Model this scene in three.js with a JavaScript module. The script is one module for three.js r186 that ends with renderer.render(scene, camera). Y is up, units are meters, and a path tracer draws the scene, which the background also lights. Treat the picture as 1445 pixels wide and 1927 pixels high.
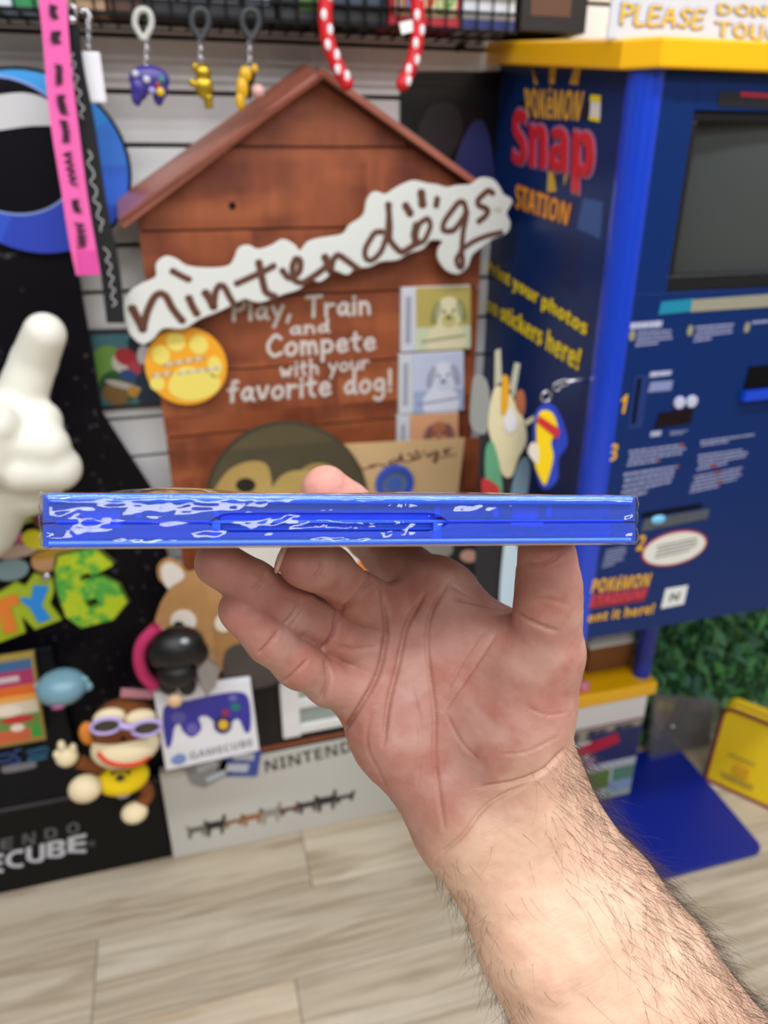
import * as THREE from 'three';
import { RoundedBoxGeometry } from 'three/addons/geometries/RoundedBoxGeometry.js';
import { mergeGeometries, mergeVertices, toCreasedNormals } from 'three/addons/utils/BufferGeometryUtils.js';
import { TextGeometry } from 'three/addons/geometries/TextGeometry.js';
import { FontLoader } from 'three/addons/loaders/FontLoader.js';
import { RectAreaLightUniformsLib } from 'three/addons/lights/RectAreaLightUniformsLib.js';

RectAreaLightUniformsLib.init();
const V = (x, y, z) => new THREE.Vector3(x, y, z);
const scene = new THREE.Scene();
scene.background = new THREE.Color(0x050505);

// ---------- camera: a phone held 1.45 m above the floor, tilted down 25 degrees
const FPX = 1391, IW = 1445, IH = 1927, YAW = 15.5 * Math.PI / 180, PITCH = -25 * Math.PI / 180;
const EYE = V(0, 1.45, 0);
const FWD = V(Math.sin(YAW) * Math.cos(PITCH), Math.sin(PITCH), -Math.cos(YAW) * Math.cos(PITCH));
const RIGHT = V(Math.cos(YAW), 0, Math.sin(YAW));
const UPV = RIGHT.clone().cross(FWD);
const camera = new THREE.PerspectiveCamera(2 * Math.atan(IH / 2 / FPX) * 180 / Math.PI, IW / IH, 0.02, 30);
camera.position.copy(EYE);
camera.up.set(0, 1, 0);
camera.lookAt(EYE.clone().add(FWD));
camera.focus = 0.245;
camera.userData.fStop = 11;

const renderer = new THREE.WebGLRenderer();
renderer.toneMapping = THREE.LinearToneMapping;
renderer.toneMappingExposure = 0.58;
renderer.shadowMap.enabled = true;

// ---------- light: linear strip lamps on the shop ceiling, set in ceiling_light below
const CEIL = 2.75, PANEL_W = 1.25, PANEL_D = 0.16, PANEL_POWER = 46;
const PANELS = [[-0.95, -0.3], [0.35, -0.3], [1.65, -0.3], [-0.95, 0.75], [0.35, 0.75], [1.65, 0.75], [-0.3, 2.0, 1.2, 0.45, 24], [1.1, 2.0, 1.2, 0.45, 24]];   // x, z, then size and strength of the two broad panels

// ---------- small helpers
let seed = 12345;
const rnd = () => { seed = (seed + 0x6D2B79F5) | 0; let t = Math.imul(seed ^ (seed >>> 15), 1 | seed); t = (t + Math.imul(t ^ (t >>> 7), 61 | t)) ^ t; return ((t ^ (t >>> 14)) >>> 0) / 4294967296; };
const rr = (a, b) => a + (b - a) * rnd();
const hash = (x, y, z) => { let h = Math.imul(x, 374761393) ^ Math.imul(y, 668265263) ^ Math.imul(z, 2147483647 - 1440662683); h = Math.imul(h ^ (h >>> 13), 1274126177); return ((h ^ (h >>> 16)) >>> 0) / 4294967296; };
function noise3(x, y, z) {
  const xi = Math.floor(x), yi = Math.floor(y), zi = Math.floor(z), s = (t) => t * t * (3 - 2 * t);
  const u = s(x - xi), v = s(y - yi), w = s(z - zi), L = (a, b, t) => a + (b - a) * t;
  const c = (k) => L(L(hash(xi, yi, zi + k), hash(xi + 1, yi, zi + k), u), L(hash(xi, yi + 1, zi + k), hash(xi + 1, yi + 1, zi + k), u), v);
  return L(c(0), c(1), w);
}
const fbm = (x, y, z, n = 4) => { let a = 0, k = 0.5, t = 0; for (let i = 0; i < n; i++) { a += k * noise3(x, y, z); t += k; x = x * 2.03 + 7.1; y = y * 2.03 + 3.7; z = z * 2.03 + 1.3; k *= 0.5; } return a / t; };

const dirOf = (px, py) => FWD.clone().addScaledVector(RIGHT, (px - IW / 2) / FPX).addScaledVector(UPV, -(py - IH / 2) / FPX);
const Z = (px, py, z) => { const d = dirOf(px, py); return EYE.clone().addScaledVector(d, z / d.z); };            // point on a plane parallel to the back wall
const X = (px, py, x) => { const d = dirOf(px, py); return EYE.clone().addScaledVector(d, x / d.x); };            // point on a plane square to it
const Yp = (px, py, y = 0) => { const d = dirOf(px, py); return EYE.clone().addScaledVector(d, (y - EYE.y) / d.y); };   // point at a height
const D = (px, py, depth) => EYE.clone().addScaledVector(dirOf(px, py), depth);

const names = {};
const numbered = (n) => { names[n] = (names[n] ?? -1) + 1; return names[n] ? n + '_' + String(names[n]).padStart(3, '0') : n; };
function mat(color, roughness = 0.6, o = {}) { const m = new THREE.MeshPhysicalMaterial({ color, roughness, side: THREE.DoubleSide, ...o }); return m; }
function part(parent, name, geo, material) {
  const m = new THREE.Mesh(geo, material); m.name = name; m.castShadow = m.receiveShadow = true; parent.add(m); return m;
}
function thing(name, label, category, group) {
  const g = new THREE.Group(); g.name = numbered(name); g.userData = { label, category }; if (group) g.userData.group = group; scene.add(g); return g;
}
function solo(name, label, category, geo, material, group) {
  const m = new THREE.Mesh(geo, material); m.name = numbered(name); m.castShadow = m.receiveShadow = true; m.userData = { label, category }; if (group) m.userData.group = group; scene.add(m);
  geo.computeBoundingBox(); const b = geo.boundingBox, p = V((b.min.x + b.max.x) / 2, b.min.y, (b.min.z + b.max.z) / 2);
  geo.translate(-p.x, -p.y, -p.z); m.position.copy(p); return m;
}
function struct(name) { const g = new THREE.Group(); g.name = name; g.userData = { kind: 'structure' }; scene.add(g); return g; }
function settle(g) {                       // put a thing's origin at its base; its parts were built in room coordinates
  g.updateMatrixWorld(true);
  const b = new THREE.Box3().setFromObject(g), p = V((b.min.x + b.max.x) / 2, b.min.y, (b.min.z + b.max.z) / 2);
  for (const c of g.children) c.position.sub(p);
  g.position.copy(p); return g;
}
const box = (x0, x1, y0, y1, z0, z1, r = 0) => {
  const w = Math.abs(x1 - x0), h = Math.abs(y1 - y0), d = Math.abs(z1 - z0);
  const g = r ? new RoundedBoxGeometry(w, h, d, 2, Math.min(r, w / 2.01, h / 2.01, d / 2.01)) : new THREE.BoxGeometry(w, h, d);
  g.translate((x0 + x1) / 2, (y0 + y1) / 2, (z0 + z1) / 2); return g;
};
const join = (l) => mergeGeometries(l.map((g) => { const h = g.index ? g.toNonIndexed() : g.clone(); for (const k of Object.keys(h.attributes)) if (!['position', 'normal', 'uv'].includes(k)) h.deleteAttribute(k); if (!h.attributes.uv) h.setAttribute('uv', new THREE.BufferAttribute(new Float32Array(h.attributes.position.count * 2), 2)); return h; }));
// a board cut along an outline on the plane z (outline as points), thickness t towards the viewer
function cut(pts, z, t = 0.004, bevel = 0, holes = []) {
  const s = new THREE.Shape(pts.map((p) => new THREE.Vector2(p.x, p.y)));
  for (const h of holes) s.holes.push(new THREE.Path(h.map((p) => new THREE.Vector2(p.x, p.y))));
  const g = new THREE.ExtrudeGeometry(s, { depth: t, bevelEnabled: bevel > 0, bevelSize: bevel, bevelThickness: bevel, bevelSegments: 2, curveSegments: 8 });
  g.translate(0, 0, z); return g;
}
const pxs = (list, z) => list.map(([a, b]) => Z(a, b, z));
const smooth = (pts, n = 60) => new THREE.CatmullRomCurve3(pts, true, 'catmullrom', 0.5).getPoints(n).slice(0, -1);
const ringPts = (c, rx, ry, n = 40, turn = 0) => Array.from({ length: n }, (_, i) => { const a = i / n * 2 * Math.PI, x = rx * Math.cos(a), y = ry * Math.sin(a); return V(c.x + x * Math.cos(turn) - y * Math.sin(turn), c.y + x * Math.sin(turn) + y * Math.cos(turn), c.z); });
// bend a flat shape (x, y in its own box, z = height off the surface) onto four corners: bottom left, bottom right, top right, top left
function onto(geo, q, bb, lift = 0) {
  geo.computeBoundingBox(); const b = bb ?? geo.boundingBox, p = geo.attributes.position, n = q[1].clone().sub(q[0]).cross(q[3].clone().sub(q[0])).normalize();
  const e = V(), f = V();
  for (let i = 0; i < p.count; i++) {
    const u = (p.getX(i) - b.min.x) / (b.max.x - b.min.x), v = (p.getY(i) - b.min.y) / (b.max.y - b.min.y), z = p.getZ(i);
    e.copy(q[0]).lerp(q[1], u); f.copy(q[3]).lerp(q[2], u); e.lerp(f, v).addScaledVector(n, z + lift);
    p.setXYZ(i, e.x, e.y, e.z);
  }
  geo.computeVertexNormals(); return geo;
}
const font = await new FontLoader().loadAsync('fonts/droid/droid_sans_bold.typeface.json');
const serif = await new FontLoader().loadAsync('fonts/droid/droid_serif_bold.typeface.json');
const letters = (s, depth = 0.001, grow = 0, f = font) => new TextGeometry(s, { font: f, size: 1, depth, curveSegments: 4, bevelEnabled: grow > 0, bevelSize: grow, bevelThickness: 0.0005, bevelSegments: 1 });
// single-stroke hand lettering
const GLYPH = {
  P: [0.6, '5,0 5,100', '5,98 40,100 55,80 40,55 5,48'], l: [0.2, '8,0 8,100'], a: [0.62, '50,52 28,60 6,34 16,4 36,12 48,50 46,14 58,0'], y: [0.58, '4,60 26,14', '52,60 12,-42'], ',': [0.3, '14,10 4,-20'],
  T: [0.75, '2,98 70,100', '36,98 34,0'], r: [0.5, '6,60 8,0', '8,34 24,56 44,54'], i: [0.2, '8,60 8,0', '8,84 9,87'], n: [0.6, '6,60 8,0', '8,36 26,60 44,46 50,0'], d: [0.62, '48,48 28,58 6,32 16,4 38,10 48,48', '50,100 48,20 58,0'],
  C: [0.72, '64,84 40,100 10,64 10,28 34,0 66,12'], o: [0.6, '30,60 6,38 12,8 30,0 50,18 50,46 30,60'], m: [0.85, '6,60 8,0', '8,38 22,60 36,44 40,0', '40,38 54,60 68,44 74,0'], p: [0.6, '6,60 6,-42', '6,44 28,62 50,40 40,6 6,8'],
  e: [0.58, '6,30 48,36 36,60 14,54 6,24 22,0 50,10'], t: [0.5, '20,90 20,16 36,0', '2,60 42,64'], w: [0.8, '4,60 18,0 34,46 50,0 68,60'], h: [0.6, '6,100 8,0', '8,36 26,58 44,46 50,0'], u: [0.6, '6,60 10,10 28,0 46,16 50,60', '50,60 52,0'],
  f: [0.46, '40,94 24,98 18,70 16,0', '2,56 36,60'], v: [0.55, '4,60 24,0 48,60'], g: [0.6, '48,52 26,60 6,36 18,8 42,20 48,58 48,-20 26,-42 6,-30'], s: [0.5, '42,56 18,60 10,42 40,20 32,2 6,4'], '!': [0.2, '10,100 10,30', '10,4 10,1'], ' ': [0.4],
  L: [0.6, '6,100 6,0 52,2'], E: [0.6, '52,98 6,98 6,0 54,2', '6,50 44,52'], A: [0.75, '4,0 34,100 66,0', '16,36 54,36'], S: [0.62, '54,88 30,100 8,78 30,54 52,30 34,2 6,10'], D: [0.68, '6,0 6,100 36,92 58,54 36,6 6,0'], O: [0.75, '36,100 8,70 10,26 36,0 62,28 62,74 36,100'], N: [0.7, '6,0 6,100 56,0 56,100'], "'": [0.2, '10,100 6,80'], U: [0.7, '6,100 8,20 32,0 54,20 58,100'], H: [0.7, '6,100 6,0', '56,100 56,0', '6,52 56,52'],
};
function handwriting(s, weight) {
  const out = []; let x = 0;
  for (const ch of s) {
    const g = GLYPH[ch]; if (!g) continue;
    for (const st of g.slice(1)) out.push(penStroke(st.split(' ').map((q) => { const [a, b] = q.split(',').map(Number); return V(x + a / 100, b / 100, 0); }), weight, 0.0009));
    x += g[0] + 0.12;
  }
  return join(out);
}
function penStroke(pts, r, thick) {          // a flattened round stroke in its own x, y units; z in metres
  const c = new THREE.CatmullRomCurve3(pts, false, 'catmullrom', 0.35), n = Math.max(4, pts.length * 5);
  const gs = [new THREE.TubeGeometry(c, n, r, 6)];
  for (const p of [pts[0], pts[pts.length - 1]]) { const s = new THREE.SphereGeometry(r, 6, 5); s.translate(p.x, p.y, p.z); gs.push(s); }
  const g = join(gs); g.scale(1, 1, thick / r); return g;
}
function tube(pts, r, seg = 24, rad = 8, closed = false) { return new THREE.TubeGeometry(new THREE.CatmullRomCurve3(pts, closed), seg, r, rad, closed); }
const ball = (p, rx, ry = rx, rz = rx, w = 20, h = 14) => { const g = new THREE.SphereGeometry(1, w, h); g.scale(rx, ry, rz); g.translate(p.x, p.y, p.z); return g; };
function canvasTex(w, h, draw) { const c = document.createElement('canvas'); c.width = w; c.height = h; draw(c.getContext('2d'), w, h); const t = new THREE.CanvasTexture(c); t.colorSpace = THREE.SRGBColorSpace; t.anisotropy = 8; return t; }
function noiseTex(w, h, fn, srgb = true) {
  const d = new Uint8Array(w * h * 4);
  for (let y = 0; y < h; y++) for (let x = 0; x < w; x++) { const c = fn(x / w, y / h); for (let k = 0; k < 3; k++) d[(y * w + x) * 4 + k] = Math.max(0, Math.min(255, c[k])); d[(y * w + x) * 4 + 3] = 255; }
  const t = new THREE.DataTexture(d, w, h); t.magFilter = THREE.LinearFilter; t.minFilter = THREE.LinearFilter; t.wrapS = t.wrapT = THREE.RepeatWrapping; if (srgb) t.colorSpace = THREE.SRGBColorSpace; t.needsUpdate = true; return t;
}
const mix = (a, b, t) => a.map((x, i) => x + (b[i] - x) * t);
const uvBy = (geo, fn) => { const p = geo.attributes.position, u = new Float32Array(p.count * 2); for (let i = 0; i < p.count; i++) { const [a, b] = fn(p.getX(i), p.getY(i), p.getZ(i)); u[2 * i] = a; u[2 * i + 1] = b; } geo.setAttribute('uv', new THREE.BufferAttribute(u, 2)); return geo; };
const quad = (q, lift = 0) => onto(new THREE.PlaneGeometry(1, 1, 1, 1), q, null, lift);

// ---------- shapes grown from bones: smooth union of tapered capsules, meshed as surface nets
function capsule(p, a, b, ra, rb) {
  const bx = b.x - a.x, by = b.y - a.y, bz = b.z - a.z, px = p.x - a.x, py = p.y - a.y, pz = p.z - a.z;
  let h = (px * bx + py * by + pz * bz) / (bx * bx + by * by + bz * bz + 1e-12); h = h < 0 ? 0 : h > 1 ? 1 : h;
  const dx = px - bx * h, dy = py - by * h, dz = pz - bz * h;
  return Math.sqrt(dx * dx + dy * dy + dz * dz) - (ra + (rb - ra) * h);
}
const smin = (a, b, k) => { const h = Math.max(k - Math.abs(a - b), 0) / k; return Math.min(a, b) - h * h * k * 0.25; };
function chainField(p, chain, k) { let d = 1; for (let i = 0; i + 1 < chain.length; i++) d = smin(d, capsule(p, chain[i].p, chain[i + 1].p, chain[i].r, chain[i + 1].r), k); return d; }
function surfaceNet(field, lo, hi, cell) {
  const nx = Math.ceil((hi.x - lo.x) / cell / 8) * 8, ny = Math.ceil((hi.y - lo.y) / cell / 8) * 8, nz = Math.ceil((hi.z - lo.z) / cell / 8) * 8;
  const sx = nx + 1, sy = ny + 1, f = new Float32Array(sx * sy * (nz + 1)).fill(1), p = V(), at = (i, j, k) => i + sx * (j + sy * k);
  const reach = cell * 8 * 0.866 + cell * 2, act = [];
  for (let k = 0; k < nz; k += 8) for (let j = 0; j < ny; j += 8) for (let i = 0; i < nx; i += 8) {
    p.set(lo.x + (i + 4) * cell, lo.y + (j + 4) * cell, lo.z + (k + 4) * cell); const d = field(p);
    if (Math.abs(d) > reach * 1.15) { if (d < 0) for (let c = 0; c <= 8; c++) for (let b = 0; b <= 8; b++) for (let a = 0; a <= 8; a++) if (f[at(i + a, j + b, k + c)] === 1) f[at(i + a, j + b, k + c)] = -1; continue; }
    act.push([i, j, k]);
  }
  for (const [i, j, k] of act) for (let c = 0; c <= 8; c++) for (let b = 0; b <= 8; b++) for (let a = 0; a <= 8; a++) {
    const n = at(i + a, j + b, k + c); if (f[n] !== 1 && f[n] !== -1) continue;
    p.set(lo.x + (i + a) * cell, lo.y + (j + b) * cell, lo.z + (k + c) * cell); f[n] = field(p) || 1e-9;
  }
  const id = new Map(), pos = [], idx = [];
  const C8 = [[0, 0, 0], [1, 0, 0], [0, 1, 0], [1, 1, 0], [0, 0, 1], [1, 0, 1], [0, 1, 1], [1, 1, 1]], E12 = [[0, 1], [2, 3], [4, 5], [6, 7], [0, 2], [1, 3], [4, 6], [5, 7], [0, 4], [1, 5], [2, 6], [3, 7]];
  const vert = (i, j, k) => {
    const key = at(i, j, k); let v = id.get(key); if (v !== undefined) return v;
    let n = 0, x = 0, y = 0, z = 0; const g = C8.map(([a, b, c]) => f[at(i + a, j + b, k + c)]);
    for (const [a, b] of E12) if ((g[a] < 0) !== (g[b] < 0)) { const t = g[a] / (g[a] - g[b]), A = C8[a], B = C8[b]; x += A[0] + (B[0] - A[0]) * t; y += A[1] + (B[1] - A[1]) * t; z += A[2] + (B[2] - A[2]) * t; n++; }
    n = n || 1; v = pos.length / 3; pos.push(lo.x + (i + x / n) * cell, lo.y + (j + y / n) * cell, lo.z + (k + z / n) * cell); id.set(key, v); return v;
  };
  for (const [bi, bj, bk] of act) for (let k = bk; k < bk + 8; k++) for (let j = bj; j < bj + 8; j++) for (let i = bi; i < bi + 8; i++) {
    const a = f[at(i, j, k)] < 0;
    const face = (b, v0, v1, v2, v3) => { if (a === b) return; if (a) idx.push(v0, v1, v2, v0, v2, v3); else idx.push(v0, v2, v1, v0, v3, v2); };
    if (j > 0 && k > 0 && i < nx) { const b = f[at(i + 1, j, k)] < 0; if (a !== b) face(b, vert(i, j - 1, k - 1), vert(i, j, k - 1), vert(i, j, k), vert(i, j - 1, k)); }
    if (i > 0 && k > 0 && j < ny) { const b = f[at(i, j + 1, k)] < 0; if (a !== b) face(b, vert(i - 1, j, k - 1), vert(i - 1, j, k), vert(i, j, k), vert(i, j, k - 1)); }
    if (i > 0 && j > 0 && k < nz) { const b = f[at(i, j, k + 1)] < 0; if (a !== b) face(b, vert(i - 1, j - 1, k), vert(i, j - 1, k), vert(i, j, k), vert(i - 1, j, k)); }
  }
  const g = new THREE.BufferGeometry(); g.setAttribute('position', new THREE.Float32BufferAttribute(pos, 3)); g.setIndex(idx); g.computeVertexNormals(); return g;
}
function boxOf(list, pad) { const b = new THREE.Box3(); for (const { p, r } of list) { b.expandByPoint(p.clone().addScalar(r)); b.expandByPoint(p.clone().addScalar(-r)); } return b.expandByScalar(pad); }

// ================= the room =================
const ROOM = { x0: -2.3, x1: 2.6, z0: -1.42, z1: 3.4 };
const M = {
  white: mat(0xeeedea, 0.42), core: mat(0x4a3526, 0.9), paint: mat(0x8d8780, 0.85), ceiling: mat(0xb9b7b2, 0.95), black: mat(0x060607, 0.5, { specularIntensity: 0.3 }), metal: mat(0xc8c8cc, 0.22, { metalness: 1 }), darkMetal: mat(0x111214, 0.4, { metalness: 0.6 }),
  paper: mat(0xe9e8e4, 0.6), sub: mat(0x6d675e, 0.9),
};
{
  const streak = (k, base, dark, light) => noiseTex(512, 128, (u, v) => {
    const w = fbm(u * 5 + k * 9, v * 4, k * 3.1, 3) * 0.5;
    const a = fbm(u * 3 + k * 5, v * 26 + w * 9, k, 4), b = fbm(u * 16, v * 90 + w * 30, 5 + k, 3), c = fbm(u * 2.2 + k * 3, v * 5, 9 + k, 3), kn = Math.max(0, fbm(u * 6 + k * 11, v * 7, 20 + k, 3) - 0.62) * 4;
    let col = mix(base, dark, Math.max(0, Math.min(1, (a - 0.42) * 3.2)) * 0.75); col = mix(col, light, Math.max(0, Math.min(1, (c - 0.45) * 3.4)) * 0.8); col = mix(col, dark, Math.min(0.7, kn));
    return col.map((x, q) => x * (0.92 + 0.16 * b) * [1, 0.985, 0.95][q]);
  });
  const tones = [[[190, 178, 158], [160, 144, 120], [205, 197, 181]], [[183, 173, 156], [152, 139, 119], [198, 191, 177]], [[194, 181, 160], [165, 147, 121], [209, 199, 182]], [[179, 168, 150], [148, 133, 112], [194, 184, 167]], [[186, 175, 158], [155, 142, 123], [202, 194, 180]]];
  const mats = tones.map((t, k) => mat(0xffffff, 0.5, { map: streak(k + 1, ...t) }));
  const floor = struct('floor');
  part(floor, 'subfloor', box(ROOM.x0, ROOM.x1, -0.08, -0.0085, ROOM.z0, ROOM.z1), M.sub);
  const W = 0.191, Ln = 1.22, shapes = {};
  let row = 0;
  for (let z = -1.137 - W * 2; z < ROOM.z1; z += W, row++) {
    const z0 = Math.max(z, ROOM.z0), z1 = Math.min(z + W, ROOM.z1); if (z1 - z0 < 0.02) continue;
    const off = row === 2 ? -0.3 : row === 3 ? 0.08 : -0.3 + (row * 0.37 % 1) * Ln;
    let start = off; while (start > ROOM.x0) start -= Ln;
    for (let x = start; x < ROOM.x1; x += Ln) {
      const a = Math.max(x, ROOM.x0), b = Math.min(x + Ln, ROOM.x1); if (b - a < 0.03) continue;
      const key = (b - a).toFixed(3) + (z1 - z0).toFixed(3);
      shapes[key] ??= uvBy(box(-(b - a) / 2 + 0.0009, (b - a) / 2 - 0.0009, -0.008, 0, -(z1 - z0) / 2 + 0.0009, (z1 - z0) / 2 - 0.0009), (px, py, pz) => [px / Ln + 0.5, pz / W + 0.5]);
      const m = part(floor, 'plank', shapes[key], mats[(row * 3 + Math.round((x - start) / Ln) * 2 + 1) % 5]); m.position.set((a + b) / 2, 0, (z0 + z1) / 2);
    }
  }
}
{ // slatted shop wall: white boards with a dark slot every three inches
  const wall = struct('wall_back'); const P = 0.0762;
  part(wall, 'backing', box(ROOM.x0, ROOM.x1, 0, CEIL, ROOM.z0 - 0.05, ROOM.z0 + 0.004), M.core);
  const g = box(ROOM.x0, ROOM.x1, 0.0035, P - 0.0035, 0, 0.016, 0.0015); let y = 1.635 % P;
  for (y -= P; y < CEIL - P; y += P) { if (y < -0.01) continue; const m = part(wall, 'panel', g, M.white); m.position.set(0, y, ROOM.z0 + 0.004); }
  const side = (n, a, b, c, d) => { const s = struct(n); part(s, 'board', box(a, b, 0, CEIL, c, d), M.paint); };
  side('wall_left', ROOM.x0 - 0.1, ROOM.x0, ROOM.z0 - 0.05, ROOM.z1 + 0.1); side('wall_right', ROOM.x1, ROOM.x1 + 0.1, ROOM.z0 - 0.05, ROOM.z1 + 0.1); side('wall_front', ROOM.x0 - 0.1, ROOM.x1 + 0.1, ROOM.z1, ROOM.z1 + 0.1);
  const c = struct('ceiling'); part(c, 'slab', box(ROOM.x0 - 0.1, ROOM.x1 + 0.1, CEIL, CEIL + 0.1, ROOM.z0 - 0.05, ROOM.z1 + 0.1), M.ceiling);
  PANELS.forEach(([x, z, pw = PANEL_W, pd = PANEL_D, power = PANEL_POWER], i) => {
    const t = thing('ceiling_light', pd > 0.3 ? 'broad white rectangular lamp panel on the shop ceiling' : 'long white strip lamp on the shop ceiling', 'light', pd > 0.3 ? 'broad ceiling lamp panels' : 'ceiling strip lamps');
    const w = pw / 2, d = pd / 2;
    part(t, 'frame', join([box(x - w - 0.02, x + w + 0.02, CEIL - 0.03, CEIL, z - d - 0.02, z - d), box(x - w - 0.02, x + w + 0.02, CEIL - 0.03, CEIL, z + d, z + d + 0.02), box(x - w - 0.02, x - w, CEIL - 0.03, CEIL, z - d, z + d), box(x + w, x + w + 0.02, CEIL - 0.03, CEIL, z - d, z + d)]), M.paper);
    part(t, 'diffuser', box(x - w, x + w, CEIL - 0.02, CEIL - 0.005, z - d, z + d), mat(0xffffff, 0.8, { emissive: 0xf6f8ff, emissiveIntensity: 1.5 }));
    settle(t);
    const l = new THREE.RectAreaLight(0xf6f8ff, power, pw, pd); l.position.set(x, CEIL - 0.035, z); l.lookAt(x, 0, z); l.name = 'panel_glow_' + i; l.castShadow = true; scene.add(l);
  });
}

// ================= the blue plastic case =================
const CASE = { L: 0.1715, H: 0.014, Dp: 0.118 };
const CASE_M = new THREE.Matrix4();
{
  const t = 10 * Math.PI / 180, ax = RIGHT.clone().multiplyScalar(Math.cos(t)).addScaledVector(FWD, Math.sin(t)), az = RIGHT.clone().multiplyScalar(Math.sin(t)).addScaledVector(FWD, -Math.cos(t));
  const o = EYE.clone().addScaledVector(RIGHT, -0.0070).addScaledVector(UPV, -0.0024).addScaledVector(FWD, 0.213);
  CASE_M.makeBasis(ax, UPV.clone(), az).setPosition(o);
}
const CASE_INV = CASE_M.clone().invert();
{
  const g = thing('game_case', 'sealed blue translucent plastic game case held edge-on in the hand', 'game case');
  CASE_M.decompose(g.position, g.quaternion, g.scale);
  const L = CASE.L / 2, h = CASE.H / 2, Dp = CASE.Dp;
  const shell = mat(0x78a6ff, 0.12, { transmission: 0.85, thickness: 0, ior: 1.5 });
  const plastic = mat(0x3468ea, 0.12);   // one blue plastic for every moulded piece
  // each half: a flat cover with a round-edged rim; the long slot of the thumb notch is cut through both front walls
  const half = (name, up, m) => {
    const y0 = up ? -0.0004 : -h, y1 = up ? h : -0.001, b = 0.0014, nx0 = -0.0395, nx1 = 0.0235, nr = up ? 0.0026 : 0.0024;
    const wall = new THREE.Shape(); const yo = up ? y0 : y1, s = up ? 1 : -1;
    wall.moveTo(-L, yo); wall.lineTo(nx0 - 0.003, yo); wall.quadraticCurveTo(nx0, yo + s * nr, nx0 + 0.004, yo + s * nr); wall.lineTo(nx1 - 0.004, yo + s * nr); wall.quadraticCurveTo(nx1, yo + s * nr, nx1 + 0.003, yo); wall.lineTo(L, yo);
    wall.lineTo(L, yo + s * (y1 - y0)); wall.lineTo(-L, yo + s * (y1 - y0)); wall.lineTo(-L, yo);
    const front = new THREE.ExtrudeGeometry(wall, { depth: b, bevelEnabled: true, bevelSize: -0.0002, bevelThickness: 0.0003, bevelSegments: 2, curveSegments: 6 }); front.translate(0, 0, -b - 0.0003);
    const p = part(g, name, front, m);
    part(p, 'cover_plate', box(-L, L, up ? h - 0.0014 : -h, up ? h : -h + 0.0014, -Dp, -0.0002, 0.0006), m);
    part(p, 'end_wall', box(-L, -L + b, y0, y1, -Dp, -b, 0.0005), m); part(p, 'end_wall', box(L - b, L, y0, y1, -Dp, -b, 0.0005), m); part(p, 'spine', box(-L, L, y0, y1, -Dp, -Dp + b, 0.0005), m);
    return p;
  };
  half('lid', true, shell); half('base', false, shell);
  // rolled lip along the top edge and the dense bottom edge
  const bar = (r, y, z) => { const c = new THREE.CylinderGeometry(r, r, L * 2 - 0.003, 12); c.rotateZ(Math.PI / 2); c.translate(0, y, z); return c; };
  part(g, 'top_edge', bar(0.0015, h - 0.0011, -0.0006), plastic);
  part(g, 'bottom_edge', bar(0.0008, -h + 0.0008, -0.0004), plastic);
  part(g, 'inner_ledge', box(-L + 0.003, L - 0.003, -0.0009, 0.0001, -0.0045, -0.0018, 0.0003), plastic);
  part(g, 'tray', box(-L + 0.004, L - 0.004, -h + 0.0018, -0.0012, -Dp + 0.006, -0.0075, 0.001), plastic);
  part(g, 'disc_hub_frame', box(-L + 0.004, L - 0.004, 0.0006, h - 0.002, -Dp + 0.006, -0.0085, 0.001), plastic);
  part(g, 'notch_back', box(-0.040, 0.024, -0.003, 0.0032, -0.0058, -0.0046, 0.0006), plastic);
  for (const x of [-0.0615, -0.0405, 0.0235, 0.0415, 0.0585]) part(g, 'rib', box(x - 0.0008, x + 0.0008, 0.0008, h - 0.0014, -0.0078, -0.0019, 0.0002), plastic);
  for (const x of [-0.0405, 0.0235]) part(g, 'rib', box(x - 0.0012, x + 0.0012, -h + 0.0014, 0, -0.0078, -0.0019, 0.0002), plastic);
  for (const [x, w] of [[-0.0722, 0.0125], [0.0515, 0.0105]]) {
    part(g, 'latch', box(x - w / 2, x + w / 2, -0.0022, -0.0006, -0.0046, -0.0018, 0.0004), plastic);
    part(g, 'latch_tab', box(x - w / 2 + 0.0014, x + w / 2 - 0.0006, 0.0002, 0.0058, -0.0062, -0.0042, 0.0006), plastic);
  }
  const art = canvasTex(512, 352, (c, w, h2) => { c.fillStyle = '#1a1413'; c.fillRect(0, 0, w, h2); const cols = ['#6b4a22', '#c79a4a', '#e9d3a0', '#40281c', '#8d3f22', '#20202a', '#b87a38']; for (let i = 0; i < 160; i++) { c.strokeStyle = cols[i % 7]; c.lineWidth = 2 + (i * 7 % 12); c.beginPath(); const x = (i * 73) % w, y = (i * 131) % h2; c.moveTo(x, y); c.quadraticCurveTo(x + 60, y - 40 + (i % 9) * 8, x + 130, y + (i % 5) * 12 - 20); c.stroke(); } });
  part(g, 'cover_sheet', uvBy(box(-L + 0.002, L - 0.002, h + 0.0001, h + 0.0003, -Dp + 0.003, -0.0022), (x, y, z) => [x / CASE.L + 0.5, -z / Dp]), mat(0xffffff, 0.35, { map: art }));
  part(g, 'back_sheet', box(-L + 0.002, L - 0.002, -h - 0.0003, -h - 0.0001, -Dp + 0.003, -0.0022), mat(0xd8d8de, 0.4));
  // clear film shrunk round the case, tight in the middle and gathered at the ends
  const film = new THREE.BoxGeometry(CASE.L + 0.0016, CASE.H + 0.0014, Dp + 0.001, 300, 26, 60); film.translate(0, 0, -Dp / 2);
  const fg = mergeVertices((() => { film.deleteAttribute('normal'); film.deleteAttribute('uv'); return film; })(), 1e-6), p = fg.attributes.position;
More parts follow.
